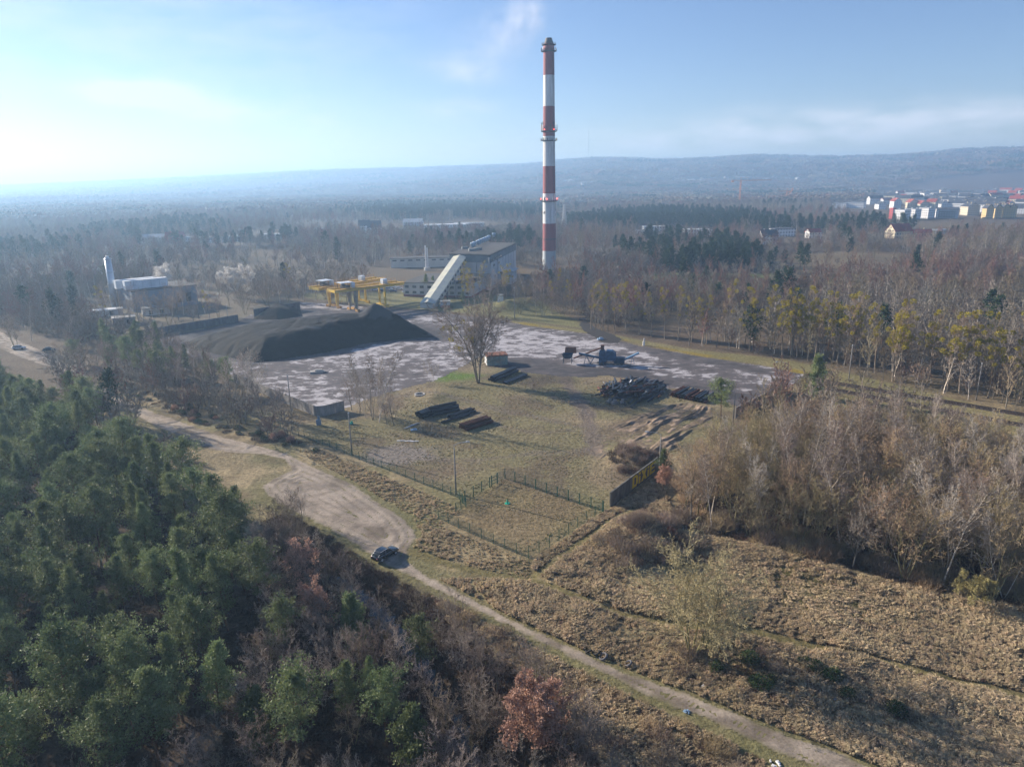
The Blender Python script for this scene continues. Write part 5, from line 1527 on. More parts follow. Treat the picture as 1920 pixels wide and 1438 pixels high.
# the plant on the left
def left_plant():
    a, b_ = G(252, 586), G(372, 571); rz, w = frame_xy(a, b_); h = zat(*a, 548)
    t = shed_building('bunker_building', 'blue-grey windowless hall with white container units on its roof', 'factory hall', a, rz, w, 24, h, m_bluegrey, m_bit, None, [], .3)
    for x in (w * .72, w * .86): window(t, x, h * .45, 2.6, 4.5)
    for (x0, x1, y0, hh, lab) in ((-1, w * .62, 5, 4.2, 'front white container row on the blue-grey hall'), (-3, w * .5, 13, 4.0, 'rear white container row on the blue-grey hall')):
        u = thing('roof_container', lab, 'container', (a[0], a[1], 0), rz)
        n = 5
        for k in range(n):
            xa = x0 + (x1 - x0) * k / n; b = MB(); b.box(((xa + (x1 - x0) / n / 2), y0 + 1.8, h + .5 + hh / 2), ((x1 - x0) / n - .15, 3.6, hh)); b.build('unit', m_contw, u)
        b = MB(); b.box(((x0 + x1) / 2, y0 + 1.8, h + .5 + hh + .1), (x1 - x0, 3.9, .2)); b.build('roof', m_lampw, u)
    x, y = G(217, 576); hh = zat(x, y, 480)
    u = thing('silver_flue', 'silver round flue tower left of the blue-grey hall', 'flue', (x, y, 0))
    b = MB(); b.tube([(0, 0, 0), (0, 0, hh - 1.2)], [1.9, 1.5], 20); b.build('shaft', m_silver, u, True)
    b = MB(); b.tube([(0, 0, hh - 1.2), (0, 0, hh)], [.7, .7], 12); b.build('tip', m_lampw, u, True)
    b = MB()
    for z in (6, 12, 18, hh - 1.5): b.tube([(0, 0, z - .1), (0, 0, z + .1)], 2.1, 20)
    b.build('ring', m_galv, u)
    for (px, py, w, d, hh, mw, mr, lab) in [(268, 593, 12, 6, 3.2, m_wallw, m_bandg, 'small pale hut with double doors in front of the blue-grey hall'), (213, 612, 9, 6, 3.2, m_conc, m_ring, 'small flat-roofed grey hut left of the retaining wall'),
                                            (160, 597, 16, 5, 2.8, m_wallw, m_lampw, 'long white-roofed shed at the left edge of the plant')]:
        a = G(px, py); shed_building('small_hut', lab, 'hut', a, rz * .7, w, d, hh, mw, mr, None, [(w * .3, 1.4), (w * .7, 1.4)], .3, ww=1.6, wh=2.0)
left_plant()

a = G(826, 577); shed_building('pump_hut', 'small white hut with red brick base right of the gallery foot', 'hut', a, .05, 4.6, 5.5, 2.6, m_wallw, m_bandg, m_brick, [(2.3, 1.9)], .25)
a = G(933, 572); shed_building('mound_portal', 'pale blue portal hut set into the grassy mound', 'hut', a, -.1, 2.6, 3, 4.6, m_contw, m_bandg, None, [], .2)

# concrete walls
def wall(name, label, pts, h, th=.25, mat=None, joints=True, zb=-.3):
    a = pts[0]; t = thing(name, label, 'wall', (a[0], a[1], 0))
    for i in range(len(pts) - 1):
        (x0, y0), (x1, y1) = pts[i], pts[i + 1]; rz, L = frame_xy(pts[i], pts[i + 1]); n = max(1, int(L / 2.4))
        b = MB()
        for k in range(n):
            u = (k + .5) / n; b.box((x0 + (x1 - x0) * u - a[0], y0 + (y1 - y0) * u - a[1], (h + zb) / 2 + RT.uniform(-.03, .03)), (L / n - .06, th, h - zb), rz + RT.uniform(-.006, .006))
        b.build('wall_run', mat or m_conc, t)
    return t
wall('concrete_wall', 'grey concrete panel wall along the near-left side of the coal yard', [G(440, 716), G(520, 750), G(594, 781), G(611, 779.5), G(646, 770)], 2.9)
gw_ = wall('concrete_wall', 'dark concrete panel wall with yellow graffiti letters at the fence corner', [G(1144, 951), G(1232, 882.5)], 3.1, .28, m_concshade)
wall('concrete_wall', 'concrete wall closing the right end of the yard behind the bare wood', [G(1378, 785), G(1476, 734)], 3.0)
wall('concrete_wall', 'dark coal-stained retaining wall left of the big coal heap', [G(262, 634), G(300, 628), G(447, 603)], 3.2, .4, m_concd)
wall('concrete_wall', 'dark retaining wall behind the small coal heap', [G(477, 596), G(563, 581)], 4.0, .4, m_concd)
def graffiti():
    A, B = G(1144, 951), G(1232, 882.5); rz, L = frame_xy(A, B)
    b = MB(); th = -.16
    def rect(x0, z0, x1, z1): b.quad((x0, th, z0), (x1, th, z0), (x1, th, z1), (x0, th, z1))
    def para(x0, x1, x2, x3, z0, z1): b.quad((x0, th, z0), (x1, th, z0), (x2, th, z1), (x3, th, z1))
    s = L * .42; e = L * .93; u = (e - s) / 17.0; z0, z1 = .45, 2.85; H_ = z1 - z0
    X = s
    rect(X + .2 * u, z0, X + 1.5 * u, z1); rect(X, z1 - .2 * H_, X + 3.2 * u, z1 + .05); rect(X, z0 - .05, X + 3.2 * u, z0 + .2 * H_); rect(X + 2.8 * u, z0 + .12 * H_, X + 4.1 * u, z1 - .12 * H_)
    X = s + 4.7 * u; rect(X, z0, X + 1.3 * u, z0 + .66 * H_); rect(X, z0 + .78 * H_, X + 1.3 * u, z1)
    X = s + 6.5 * u; para(X, X + 1.5 * u, X + 4.2 * u, X + 2.7 * u, z0, z1)
    th = -.165; para(X + 2.7 * u, X + 4.2 * u, X + 1.5 * u, X, z0, z1); th = -.16
    X = s + 11.1 * u; rect(X, z0, X + 1.3 * u, z0 + .66 * H_); rect(X, z0 + .78 * H_, X + 1.3 * u, z1)
    X = s + 12.9 * u; rect(X, z0, X + 1.4 * u, z1)
    rect(X + 1.4 * u, z0, X + 4.1 * u, z0 + .2 * H_); rect(X + 1.4 * u, z0 + .40 * H_, X + 3.6 * u, z0 + .58 * H_); rect(X + 1.4 * u, z1 - .2 * H_, X + 4.3 * u, z1 + .05)
    o = b.build('graffiti', m_yelp, gw_); o.rotation_euler = (0, 0, rz); o['label'] = 'yellow block graffiti reading DiXiE'
graffiti()

# fences
def fence(label, ptspx, h=2.1, step=2.6, gate=None, heavy=False):
    pts = [G(*p) for p in ptspx]; a = pts[0]
    t = thing('mesh_fence', label, 'fence', (a[0], a[1], 0))
    mesh = MB()
    for i in range(len(pts) - 1):
        (x0, y0), (x1, y1) = pts[i], pts[i + 1]; rz, L = frame_xy(pts[i], pts[i + 1]); n = max(1, round(L / step))
        for k in range(n + (i == len(pts) - 2)):
            u = k / n; x, y = x0 + (x1 - x0) * u, y0 + (y1 - y0) * u; z = hz(x, y)
            b = MB(); b.box((x - a[0], y - a[1], z + h / 2 - .1), (.16 if heavy else .09, .10 if heavy else .08, h + .2), rz); b.build('post', m_green, t)
            if k < n:
                xb, yb = x0 + (x1 - x0) * (k + 1) / n, y0 + (y1 - y0) * (k + 1) / n; zb = hz(xb, yb)
                P = Vector((x - a[0], y - a[1], z)); Q = Vector((xb - a[0], yb - a[1], zb))
                for q in range(9): mesh.beam(P + Vector((0, 0, .15 + q * (h - .25) / 8)), Q + Vector((0, 0, .15 + q * (h - .25) / 8)), .018)
                m = 11
                for q in range(1, m): w = P.lerp(Q, q / m); mesh.beam(w + Vector((0, 0, .1)), w + Vector((0, 0, h - .1)), .014)
    mesh.build('wire_mesh', m_green, t)
    return t
fence('green wire fence with thin posts running along the sandy road up to the enclosure', [(505, 796), (560, 818), (605, 833), (660, 856), (745, 889), (830, 921), (861, 935)], 1.9, 2.7)
fence('green fence with stout posts on the upper-left side of the enclosure', [(872, 940), (947, 898)], 2.3, 2.6, heavy=True)
fence('green fence with stout posts on the upper-right side of the enclosure', [(947, 898), (1045, 931), (1130, 960)], 2.3, 2.6, heavy=True)
fence('green wire fence on the lower-right side of the enclosure', [(1131.5, 961), (1083, 990), (1030, 1025), (991, 1046)], 2.2, 2.5)
fence('green wire fence on the lower-left side of the enclosure facing the trail', [(822, 972), (860, 991), (925, 1019), (991, 1046)], 2.0, 2.5)
fence('short broken piece of green fence at the left corner of the enclosure', [(861, 937), (874, 951), (855, 962)], 2.1, 1.6)
g = thing('fence_gate', 'narrow green gate frame in the upper-left fence of the enclosure', 'gate', (*G(927.5, 908.5), 0), frame_xy(G(923, 911), G(932, 906))[0])
for s in (-1.15, .75): b = MB(); b.box((s, -.12, 1.2), (.14, .14, 2.5)); b.build('gate_post', m_green, g)
b = MB()
for z in (.5, 1.2, 1.9): b.beam((-1.15, -.12, z), (.75, -.12, z), .08)
b.build('gate_bar', m_green, g)

# lamp posts
def lamp(base, topy, arm, label, r=.14, am=m_lampw):
    x, y = G(*base); h = zat(x, y, topy)
    t = thing('lamp_post', label, 'lamp post', (x, y, hz(x, y)))
    b = MB(); b.tube([(0, 0, -.3), (0, 0, h)], [r * 1.3, r * .75], 10); b.build('pole', m_pole, t, True)
    if arm:
        L = abs(arm); s = 1 if arm > 0 else -1
        b = MB(); b.tube([(0, 0, h - .2), (0, 0, h + .8), (s * L * .35, 0, h + 1.25), (s * L, 0, h + 1.5)], .06, 6); b.build('arm', m_galv, t)
        b = MB(); b.tube([(s * (L - .1), 0, h + 1.5), (s * (L + .25), 0, h + 1.5), (s * (L + .75), 0, h + 1.54)], [.10, .18, .06], 8); b.build('lamp_head', am, t)
    else:
        b = MB(); b.tube([(0, 0, h), (0, 0, h + .25)], [.2, .14], 8); b.build('cap', m_galv, t)
lamp((546, 771), 705, 0, 'bare concrete pole behind the left concrete wall')
lamp((660, 853), 775, 0, 'bare concrete pole where the road fence passes the pale gravel patch')
lamp((855, 926), 842, 2.4, 'lamp post with white arm at the left corner of the enclosure')
lamp((1236, 895), 822, -2.6, 'lamp post at the far end of the graffiti wall')
lamp((1374, 800), 742, -2.6, 'lamp post beside the lone round pine')
lamp((1473, 736), 688, -3.0, 'lamp post at the right end wall of the yard')
lamp((1591, 714), 648, 0, 'thin pole in the grass beyond the right end of the yard')
lamp((1830, 750), 682, 0, 'leaning grey pole by the railway at the far right')
lamp((965, 598), 540, 0, 'dark wooden pole left of the two-trunk birches near the boiler house')
lamp((428, 605), 572, 0, 'dark pole over the left retaining wall'); lamp((373, 598), 560, 0, 'dark pole in front of the blue-grey hall')
lamp((855, 560), 505, 0, 'tall pole right of the conveyor gallery')

# pipes
PIPES = {}
def pipe_mesh(r, L, mat, th=.04):
    k = (r, L, mat.name)
    if k not in PIPES:
        b = MB(); n = 12; vs = []
        for x in (-L / 2, L / 2):
            for rr in (r, r - th - r * .12): vs += [(x, math.cos(2 * PI * i / n) * rr, math.sin(2 * PI * i / n) * rr) for i in range(n)]
        fs = []
        for i in range(n):
            j = (i + 1) % n
            fs += [(i, j, 2 * n + j, 2 * n + i), (n + j, n + i, 3 * n + i, 3 * n + j), (j, i, n + i, n + j), (2 * n + i, 2 * n + j, 3 * n + j, 3 * n + i)]
        b.add(vs, fs); me = b.mesh('steel_pipe'); me.materials.append(mat); PIPES[k] = me
    return PIPES[k]
def pipe(x, y, z, rz, r, L, mat, label, group, ry=0.0):
    o = obj('steel_pipe', pipe_mesh(r, L, mat)); o.location = (x, y, z); o.rotation_euler = (0, ry, rz); return tag(o, label, 'pipe', group)
def stack(p0, p1, r, rows, mat, label, group, off=0.0, jit=.02):
    A, B = G(*p0), G(*p1); rz, L = frame_xy(A, B); L = round(L, 1)
    nx, ny = math.sin(rz), -math.cos(rz)
    for k, n in enumerate(rows):
        for i in range(n):
            o = off + (i - (rows[0] - 1) / 2 + k * .5) * r * 2.04; s = RT.uniform(-.35, .35)
            pipe((A[0] + B[0]) / 2 + nx * o + math.cos(rz) * s, (A[1] + B[1]) / 2 + ny * o + math.sin(rz) * s, .12 + r + k * r * 1.73, rz + RT.uniform(-jit, jit), r, L, mat, label, group)
stack((922, 716), (966, 697), .45, [3, 2], m_pipeb, 'thick black pipe in the two-layer stack beside the largest bare tree', 'black pipes beside the largest bare tree')
stack((940, 719), (980, 703), .28, [3], m_pipeb, 'thinner black pipe lying on the right of the stack by the largest bare tree', 'thin black pipes beside the largest bare tree', 1.2, .03)
stack((786, 784), (822, 771), .42, [4, 3], m_pipeb, 'short thick black pipe at the left end of the middle pipe row in the field', 'thick black pipes in the field')
stack((808, 779), (858, 768), .42, [4, 3, 1], m_pipeb, 'long thick black pipe of the middle pipe row in the field', 'long black pipes in the field')
stack((842, 784), (884, 770), .24, [5, 3], m_pipeb, 'thin black pipe at the right of the middle pipe row in the field', 'thin black pipes in the field', .6)
stack((822, 792), (872, 777), .22, [2], m_pipeb, 'single thin black pipe lying just below the middle pipe row', 'thin black pipes below the row', 1.2)
stack((868, 806), (918, 790), .36, [5, 3], m_piper, 'rust-brown pipe of the small stack nearest the pole in the field', 'rust-brown pipes in the field')
A0, B0 = np.array(G(1256, 744)), np.array(G(1321, 757)); A1, B1 = np.array(G(1280, 731)), np.array(G(1341, 744))
for i in range(14):
    u = i / 13; P = A0 * (1 - u) + B0 * u; Q = A1 * (1 - u) + B1 * u; rz, L = frame_xy(P, Q)
    m_ = m_piper if i in (0, 1, 6, 7, 8, 13, 3) else m_pipeb
    lab = 'rusty red-brown pipe' if m_ is m_piper else 'black pipe'
    for k in range(2 if i < 13 and i % 4 != 3 else 1):
        pipe((P[0] + Q[0]) / 2 + k * .3, (P[1] + Q[1]) / 2, .45 + .58 * k, rz + RT.uniform(-.03, .03), .33, round(L, 0), m_, lab + ' in the neat row left of the lone round pine', lab + 's of the neat row')
HEAPP = GP([(1122, 740), (1135, 722), (1170, 713), (1215, 716), (1245, 728), (1240, 742), (1225, 752), (1190, 757), (1150, 752)])
X, Y = scatter(HEAPP, 1.55, 91)
rz0 = frame_xy(G(1190, 755), G(1240, 716))[0]
for i, (x, y) in enumerate(zip(X, Y)):
    if i > 170: break
    m_ = m_piper if RT.random() < .14 else m_pipeb; L = RT.choice([4, 6, 9]); e = min(1, -float(sdf(HEAPP, np.array([x]), np.array([y]))[0]) / 3)
    pipe(x, y, .3 + RT.random() * 1.5 * e, rz0 + RT.gauss(0, .28), RT.choice([.16, .22, .3]), L, m_, ('rusty' if m_ is m_piper else 'black') + ' pipe in the large jumbled pipe dump right of the blue crusher', ('rusty' if m_ is m_piper else 'black') + ' pipes of the dump', RT.gauss(0, .07))
for i in range(14):
    x, y = G(RT.uniform(1130, 1240), RT.uniform(722, 752)); b = MB(); b.box((0, 0, 0), (RT.uniform(.5, 2.2), RT.uniform(.15, .4), .12), 0)
    o = b.build('scrap_piece', [m_lampw, m_pipeo, m_galv, m_bluegl][i % 4]); o.location = (x, y, 1.3 + RT.random() * .5); o.rotation_euler = (RT.uniform(-.3, .3), RT.uniform(-.3, .3), RT.random() * 3)
    tag(o, ['pale', 'orange', 'grey', 'blue'][i % 4] + ' scrap strip lying on the jumbled pipe dump', 'scrap', ['pale', 'orange', 'grey', 'blue'][i % 4] + ' scrap strips')

# rusty shed
a = G(926, 687); t = shed_building('rusty_shed', 'pale green sheet-metal shed with rusty roof behind the black pipes', 'shed', (a[0] - 2.2, a[1] + .6), .22, 7.0, 4.6, 3.1, m_shed, m_rust, None, [], .15)
b = MB(); b.box((-.05, 2.3, 1.4), (.1, 3.8, 2.5)); b.build('door', m_lampw, t)

# crusher
def crusher():
    x, y = G(1128, 683)
    t = thing('coal_crusher', 'blue mobile coal crusher with feed and discharge conveyors on the yard', 'crusher', (x, y, .1), -.18)
    b = MB(); b.box((.2, 0, 2.2), (2.2, 2.4, 4.2)); b.box((.2, 0, 4.5), (1.6, 1.8, .6)); b.build('tower', m_blue, t)
    b = MB(); b.box((3.0, 0, 2.6), (3.4, 2.8, 2.4)); b.add([(1.3, -1.4, 3.8), (4.7, -1.4, 3.8), (4.7, 1.4, 3.8), (1.3, 1.4, 3.8), (1.6, -1.6, 4.7), (3.6, -1.6, 4.7), (3.6, 1.6, 4.7), (1.6, 1.6, 4.7)], [(0, 1, 5, 4), (1, 2, 6, 5), (2, 3, 7, 6), (3, 0, 4, 7), (4, 5, 6, 7)]); b.build('screen_box', m_blue, t)
    b = MB(); b.box((5.8, 0, 1.6), (3.6, 2.4, 1.8)); b.build('engine_box', m_blued, t)
    b = MB(); b.beam((-1.6, -1.0, .5), (7.5, -1.0, .5), .3); b.beam((-1.6, 1.0, .5), (7.5, 1.0, .5), .3)
    for q in (0, 1.2, 5.4, 6.6):
        for s in (-1.15, 1.15): b.tube([(q, s - .15, .48), (q, s + .15, .48)], .48, 12)
    b.build('chassis', m_steel, t)
    b = MB(); b.beam((7.2, 0, 1.6), (12.2, .6, 4.0), 1.1, .45); b.beam((10.2, .4, 3.0), (9.6, .4, 0), .12); b.beam((10.2, .4, 3.0), (10.8, .4, 0), .12); b.build('discharge_conveyor', m_bluem, t)
    b = MB(); b.beam((-7.6, -.6, 3.6), (.6, -.4, 2.0), 1.0, .5)
    for q in (-.7, .7):
        b.beam((-5.2, q - .6, 3.1), (-3.6, q - .6, 0), .14); b.beam((-2.4, q - .6, 2.6), (-3.8, q - .6, 0), .14); b.beam((-5.2, q - .6, 3.1), (-5.8, q - .6, 0), .12)
    b.build('feed_conveyor', m_blue, t)
    b = MB(); b.beam((-9.5, 1.4, 1.4), (.2, .4, 5.6), .9, .4); b.box((.2, .3, 5.7), (1.1, 1.1, 1.5)); b.build('lifting_conveyor', m_piper, t)
    b = MB()
    b.add([(-13.2, -1.4, 3.2), (-9.6, -1.4, 3.2), (-9.6, 1.6, 3.2), (-13.2, 1.6, 3.2), (-12.4, -.6, 1.6), (-10.4, -.6, 1.6), (-10.4, .8, 1.6), (-12.4, .8, 1.6)], [(0, 4, 5, 1), (1, 5, 6, 2), (2, 6, 7, 3), (3, 7, 4, 0), (4, 5, 6, 7)])
    for i in (-12.8, -10): 
        for j in (-1, 1.2): b.beam((i, j, 0), (i, j, 3.1), .16)
    b.build('hopper', m_blued, t)
    b = MB(); b.add([(-12.6, 1.7, 3.2), (-8.6, 1.7, 3.0), (-8.8, 2.2, 5.0), (-12.4, 2.2, 5.0), (-12.6, 1.8, 3.2), (-8.6, 1.8, 3.0), (-8.8, 2.3, 5.0), (-12.4, 2.3, 5.0)], [(0, 1, 2, 3), (7, 6, 5, 4), (3, 2, 6, 7)]); b.build('hopper_side', m_rust, t)
crusher()

# cars
def loft(b, secs, n=14, close=True):
    """rounded box sections along x: (x, half width, z0, z1)"""
    base = len(b.v)
    for (x, w, z0, z1) in secs:
        zc, hh = (z0 + z1) / 2, (z1 - z0) / 2
        for k in range(n):
            a = 2 * PI * (k + .5) / n; c, s = math.cos(a), math.sin(a)
            b.v.append((x, w * math.copysign(abs(c) ** .45, c), zc + hh * math.copysign(abs(s) ** .45, s)))
    for i in range(len(secs) - 1):
        for k in range(n):
            a0 = base + i * n + k; a1 = base + i * n + (k + 1) % n; b.f.append((a0, a1, a1 + n, a0 + n))
    b.f.append(tuple(base + k for k in range(n))[::-1]); b.f.append(tuple(base + (len(secs) - 1) * n + k for k in range(n)))
CARM = {}
def carpaint(nm, c):
    if nm not in CARM:
        CARM[nm] = M(nm + ' car paint', c, tuple(v * .92 for v in c), 2, rough=.22, spec=.6)
        CARM[nm].node_tree.nodes['Principled BSDF'].inputs['Coat Weight'].default_value = .6
    return CARM[nm]
def car(x, y, rz, paint, col, label, group=None, z=.1, small=False):
    t = thing('parked_car', label, 'car', (x, y, z), rz, group); mp_ = carpaint(paint, col)
    b = MB(); loft(b, [(-2.3, .72, .42, .80), (-2.22, .84, .30, .98), (-1.7, .90, .24, 1.02), (-.4, .91, .22, 1.0), (.9, .91, .22, .99), (1.7, .89, .24, .92), (2.2, .82, .30, .80), (2.38, .62, .38, .66)]); b.build('body', mp_, t, True)
    b = MB(); loft(b, [(-2.05, .66, .9, 1.02), (-1.72, .74, .9, 1.40), (-.9, .76, .9, 1.56), (.05, .75, .9, 1.55), (.55, .72, .9, 1.36), (1.12, .68, .88, 1.0)]); b.build('windows', m_glass, t, True)
    b = MB(); loft(b, [(-1.66, .70, 1.40, 1.47), (-.9, .72, 1.50, 1.62), (.05, .70, 1.49, 1.61), (.32, .66, 1.43, 1.50)]); b.build('roof', mp_, t, True)
    if small: 
        b = MB()
        for i in (-1.4, 1.45):
            for s in (-.82, .82): b.tube([(i, s - .1, .33), (i, s + .1, .33)], .33, 10)
        b.build('wheels', m_tyre, t); return t
    b = MB()
    for s in (-1, 1):
        b.beam((-1.55, s * .70, 1.62), (.0, s * .68, 1.64), .05); b.beam((-1.75, s * .755, 1.36), (-2.05, s * .74, 1.0), .07); b.beam((-.45, s * .775, 1.0), (-.45, s * .745, 1.52), .06)
        b.beam((-1.95, s * .87, 1.03), (1.0, s * .87, 1.01), .035)
    b.build('trim', m_galv, t)
    for i in (-1.4, 1.45):
        for s in (-1, 1):
            b = MB(); b.tube([(i, s * .72, .34), (i, s * .92, .34)], .34, 18); w_ = b.build('wheel', m_tyre, t)
            b = MB(); b.tube([(i, s * .90, .34), (i, s * .935, .34)], .21, 12); b.build('rim', m_galv, w_)
    for s in (-1, 1):
        b = MB(); b.box((2.2, s * .62, .70), (.14, .30, .14)); b.build('headlight', m_lampw, t)
        b = MB(); b.box((-2.27, s * .66, .82), (.08, .26, .16)); b.build('tail_light', m_red, t)
        b = MB(); b.box((.72, s * .98, 1.02), (.16, .2, .14)); b.build('wing_mirror', mp_, t)
    return t
c0, c1 = G(703, 1055), G(741, 1034)
rz, L = frame_xy(c0, c1)
cr = car((c0[0] + c1[0]) / 2, (c0[1] + c1[1]) / 2, rz, 'black', (.006, .011, .018), 'black estate car parked on the sandy turning place beside the thicket'); cr.scale = (1.05, 1.05, 1.05)
x, y = G(93, 659); car(x, y, .3, 'black', None, 'black car parked off the sandy road at the far left', small=True)
x, y = G(36, 655); car(x, y, .2, 'silver', (.5, .52, .55), 'silver car on the sandy road at the left picture edge', small=True)
for i, (px, py, cn, cc) in enumerate([(748, 543, 'white', (.7, .7, .7)), (764, 541, 'white', None), (773, 543, 'white', None), (762, 549, 'silver', None), (737, 548, 'navy', (.03, .05, .1)), (728, 544, 'silver', None), (717, 547, 'navy', None), (780, 540, 'navy', None), (735, 540, 'white', None), (703, 545, 'silver', None)]):
    x, y = G(px, py); car(x, y, [.15, .1, .2][i % 3], cn, cc, cn + ' car parked before the low office wing', cn + ' cars before the office wing', small=True)

# odds and ends
for (px, py, r) in [(1103, 1224, .38), (1119, 1227, .42), (1131, 1234, .5), (1178, 1247, .45)]:
    x, y = G(px, py); b = MB(); n, k = 20, 8
    for i in range(n):
        for j in range(k):
            a, c = 2 * PI * i / n, 2 * PI * j / k; b.v.append(((r + math.cos(c) * r * .3) * math.cos(a), (r + math.cos(c) * r * .3) * math.sin(a), math.sin(c) * r * .33))
    for i in range(n):
        for j in range(k): b.f.append((i * k + j, ((i + 1) % n) * k + j, ((i + 1) % n) * k + (j + 1) % k, i * k + (j + 1) % k))
    o = b.build('old_tyre', m_concd if r in (.5, .45) else m_tyre, None, True); o.location = (x, y, hz(x, y) + .3); o.rotation_euler = (.5, .25, r * 9)
    tag(o, {.38: 'smallest dark tyre dumped at the road edge', .42: 'dark tyre dumped beside the biggest pale ring', .5: 'biggest pale muddy tyre standing at the road edge', .45: 'pale muddy tyre lying apart in the grass below the others'}[r], 'tyre')
def ring(px, py, r, h, name, label, z=None):
    x, y = G(px, py); b = MB(); n = 20; vs = []
    for zz in (0, h):
        for rr in (r, r * .72): vs += [(math.cos(2 * PI * i / n) * rr, math.sin(2 * PI * i / n) * rr, zz) for i in range(n)]
    fs = []
    for i in range(n):
        j = (i + 1) % n; fs += [(i, j, 2 * n + j, 2 * n + i), (n + j, n + i, 3 * n + i, 3 * n + j), (2 * n + i, 2 * n + j, 3 * n + j, 3 * n + i)]
    b.add(vs, fs); o = b.build(name, m_ring); o.location = (x, y, (hz(x, y) if z is None else z) - .05); tag(o, label, 'concrete ring')
ring(787, 742, 1.6, .5, 'well_ring', 'pale concrete well ring on a low mound near the birches')
x, y = G(951, 944); t = thing('green_hydrant', 'small bright green hydrant in the middle of the fenced enclosure', 'hydrant', (x, y, hz(x, y)))
m_hyd = M('bright green paint', (.02, .38, .26), None, 2)
b = MB(); b.tube([(0, 0, 0), (0, 0, .12)], .5, 14); b.build('base', m_hyd, t); b = MB(); b.tube([(0, 0, .12), (0, 0, .7), (0, 0, .85)], [.14, .14, .05], 10); b.build('stem', m_hyd, t)
def flat(name, label, cat, px, py, w, d, h, mat, rz=0.0, group=None, rx=0.0):
    x, y = G(px, py); b = MB(); b.box((0, 0, h / 2), (w, d, h)); b.box((w * .1, d * .15, h * 1.3), (w * .5, d * .5, h * .8)); o = b.build(name, mat); o.location = (x, y, hz(x, y) + .02); o.rotation_euler = (rx, 0, rz); return tag(o, label, cat, group)
flat('concrete_slab', 'raised pale concrete block lying on the coal-dusted yard', 'concrete block', 595, 699, 4.5, 2.2, .6, m_ring, .2)
flat('blue_board', 'pale blue board leaning in the grass below the wall corner', 'board', 598, 797, 1.2, .2, 1.6, m_bluegl, .2, rx=.3)
flat('blue_sheet', 'blue plastic sheet beside the planks near the black pipes', 'plastic sheet', 776, 806, 1.6, 1.0, .2, m_bluegl, .3)
flat('green_bin', 'small green box in the grass right of the wall corner', 'box', 659, 796, .9, .6, .5, m_hyd, .1)
for i in range(5): flat('grey_plank', 'grey plank in the bundle left of the black pipe row', 'plank', 768 + i * 2.2, 799 - i * .6, 4.2, .22, .12, m_galv, .95, 'grey planks by the pipes')
for i, (px, py) in enumerate([(752, 827), (767, 827.5), (777, 828)]): flat('white_strip', 'thin white board lying on the grass above the gravel patch', 'board', px, py, 2.0, .35, .08, m_lampw, -.05, 'white boards on the grass')
flat('white_box', 'white marker box at the grass edge of the far side of the yard', 'box', 1207, 648, .7, .6, 1.6, m_lampw)
flat('pale_tarp', 'pale blue tarpaulin beside the haul track', 'tarpaulin', 1126, 637, 2.4, 1.4, .5, m_bluegl, .2)
for (px, py, w_) in [(1152, 757, 1.8), (1167, 756, 1.1), (1143, 755, 1.6)]: flat('stone_block', 'grey stone block lying in front of the jumbled pipe dump', 'stone', px, py, w_, 1.0, .7, m_conc, .4, 'stones by the pipe dump')
for i in range(26):
    cl = [(1368, 1306), (1310, 1285), (1290, 1262), (1285, 1335), (1450, 1430), (1560, 1320)][i % 6]
    px, py = cl[0] + RT.uniform(-14, 14), cl[1] + RT.uniform(-7, 7); mt, cn = [(m_bluegl, 'blue'), (m_lampw, 'white'), (m_contw, 'pale')][i % 3]
    flat('litter_piece', cn + ' scrap of rubbish dumped in the grass beside the dirt road', 'litter', px, py, RT.uniform(.15, .5), RT.uniform(.12, .35), .12, mt, RT.random() * 3, cn + ' rubbish beside the road')
for (px, py, w, d) in [(600, 610, 4, 1.6)]: pass

# railway
def rails(p0, p1, label):
    A, B = G(*p0), G(*p1); rz, L = frame_xy(A, B)
    t = thing('railway_track', label, 'railway track', (A[0], A[1], 0), rz)
    for s in (-1.15, .75): b = MB(); b.box((L / 2, s, .35), (L, .09, .16)); b.build('rail', m_rail, t)
    b = MB(); x = 0
    while x < L: b.box((x, 0, .2), (.26, 2.6, .16)); x += .7
    o = b.build('sleepers', m_tie, t); o['kind'] = 'stuff'
    b = MB(); b.box((L / 2, 0, .03), (L, 3.4, .14)); b.build('ballast', M('dark ballast', (.13, .105, .085), (.08, .065, .055), 2), t)
rails((1548, 716), (1990, 790), 'far rusty railway track right of the yard end')
rails((1548, 728), (1990, 812), 'near rusty railway track right of the yard end')

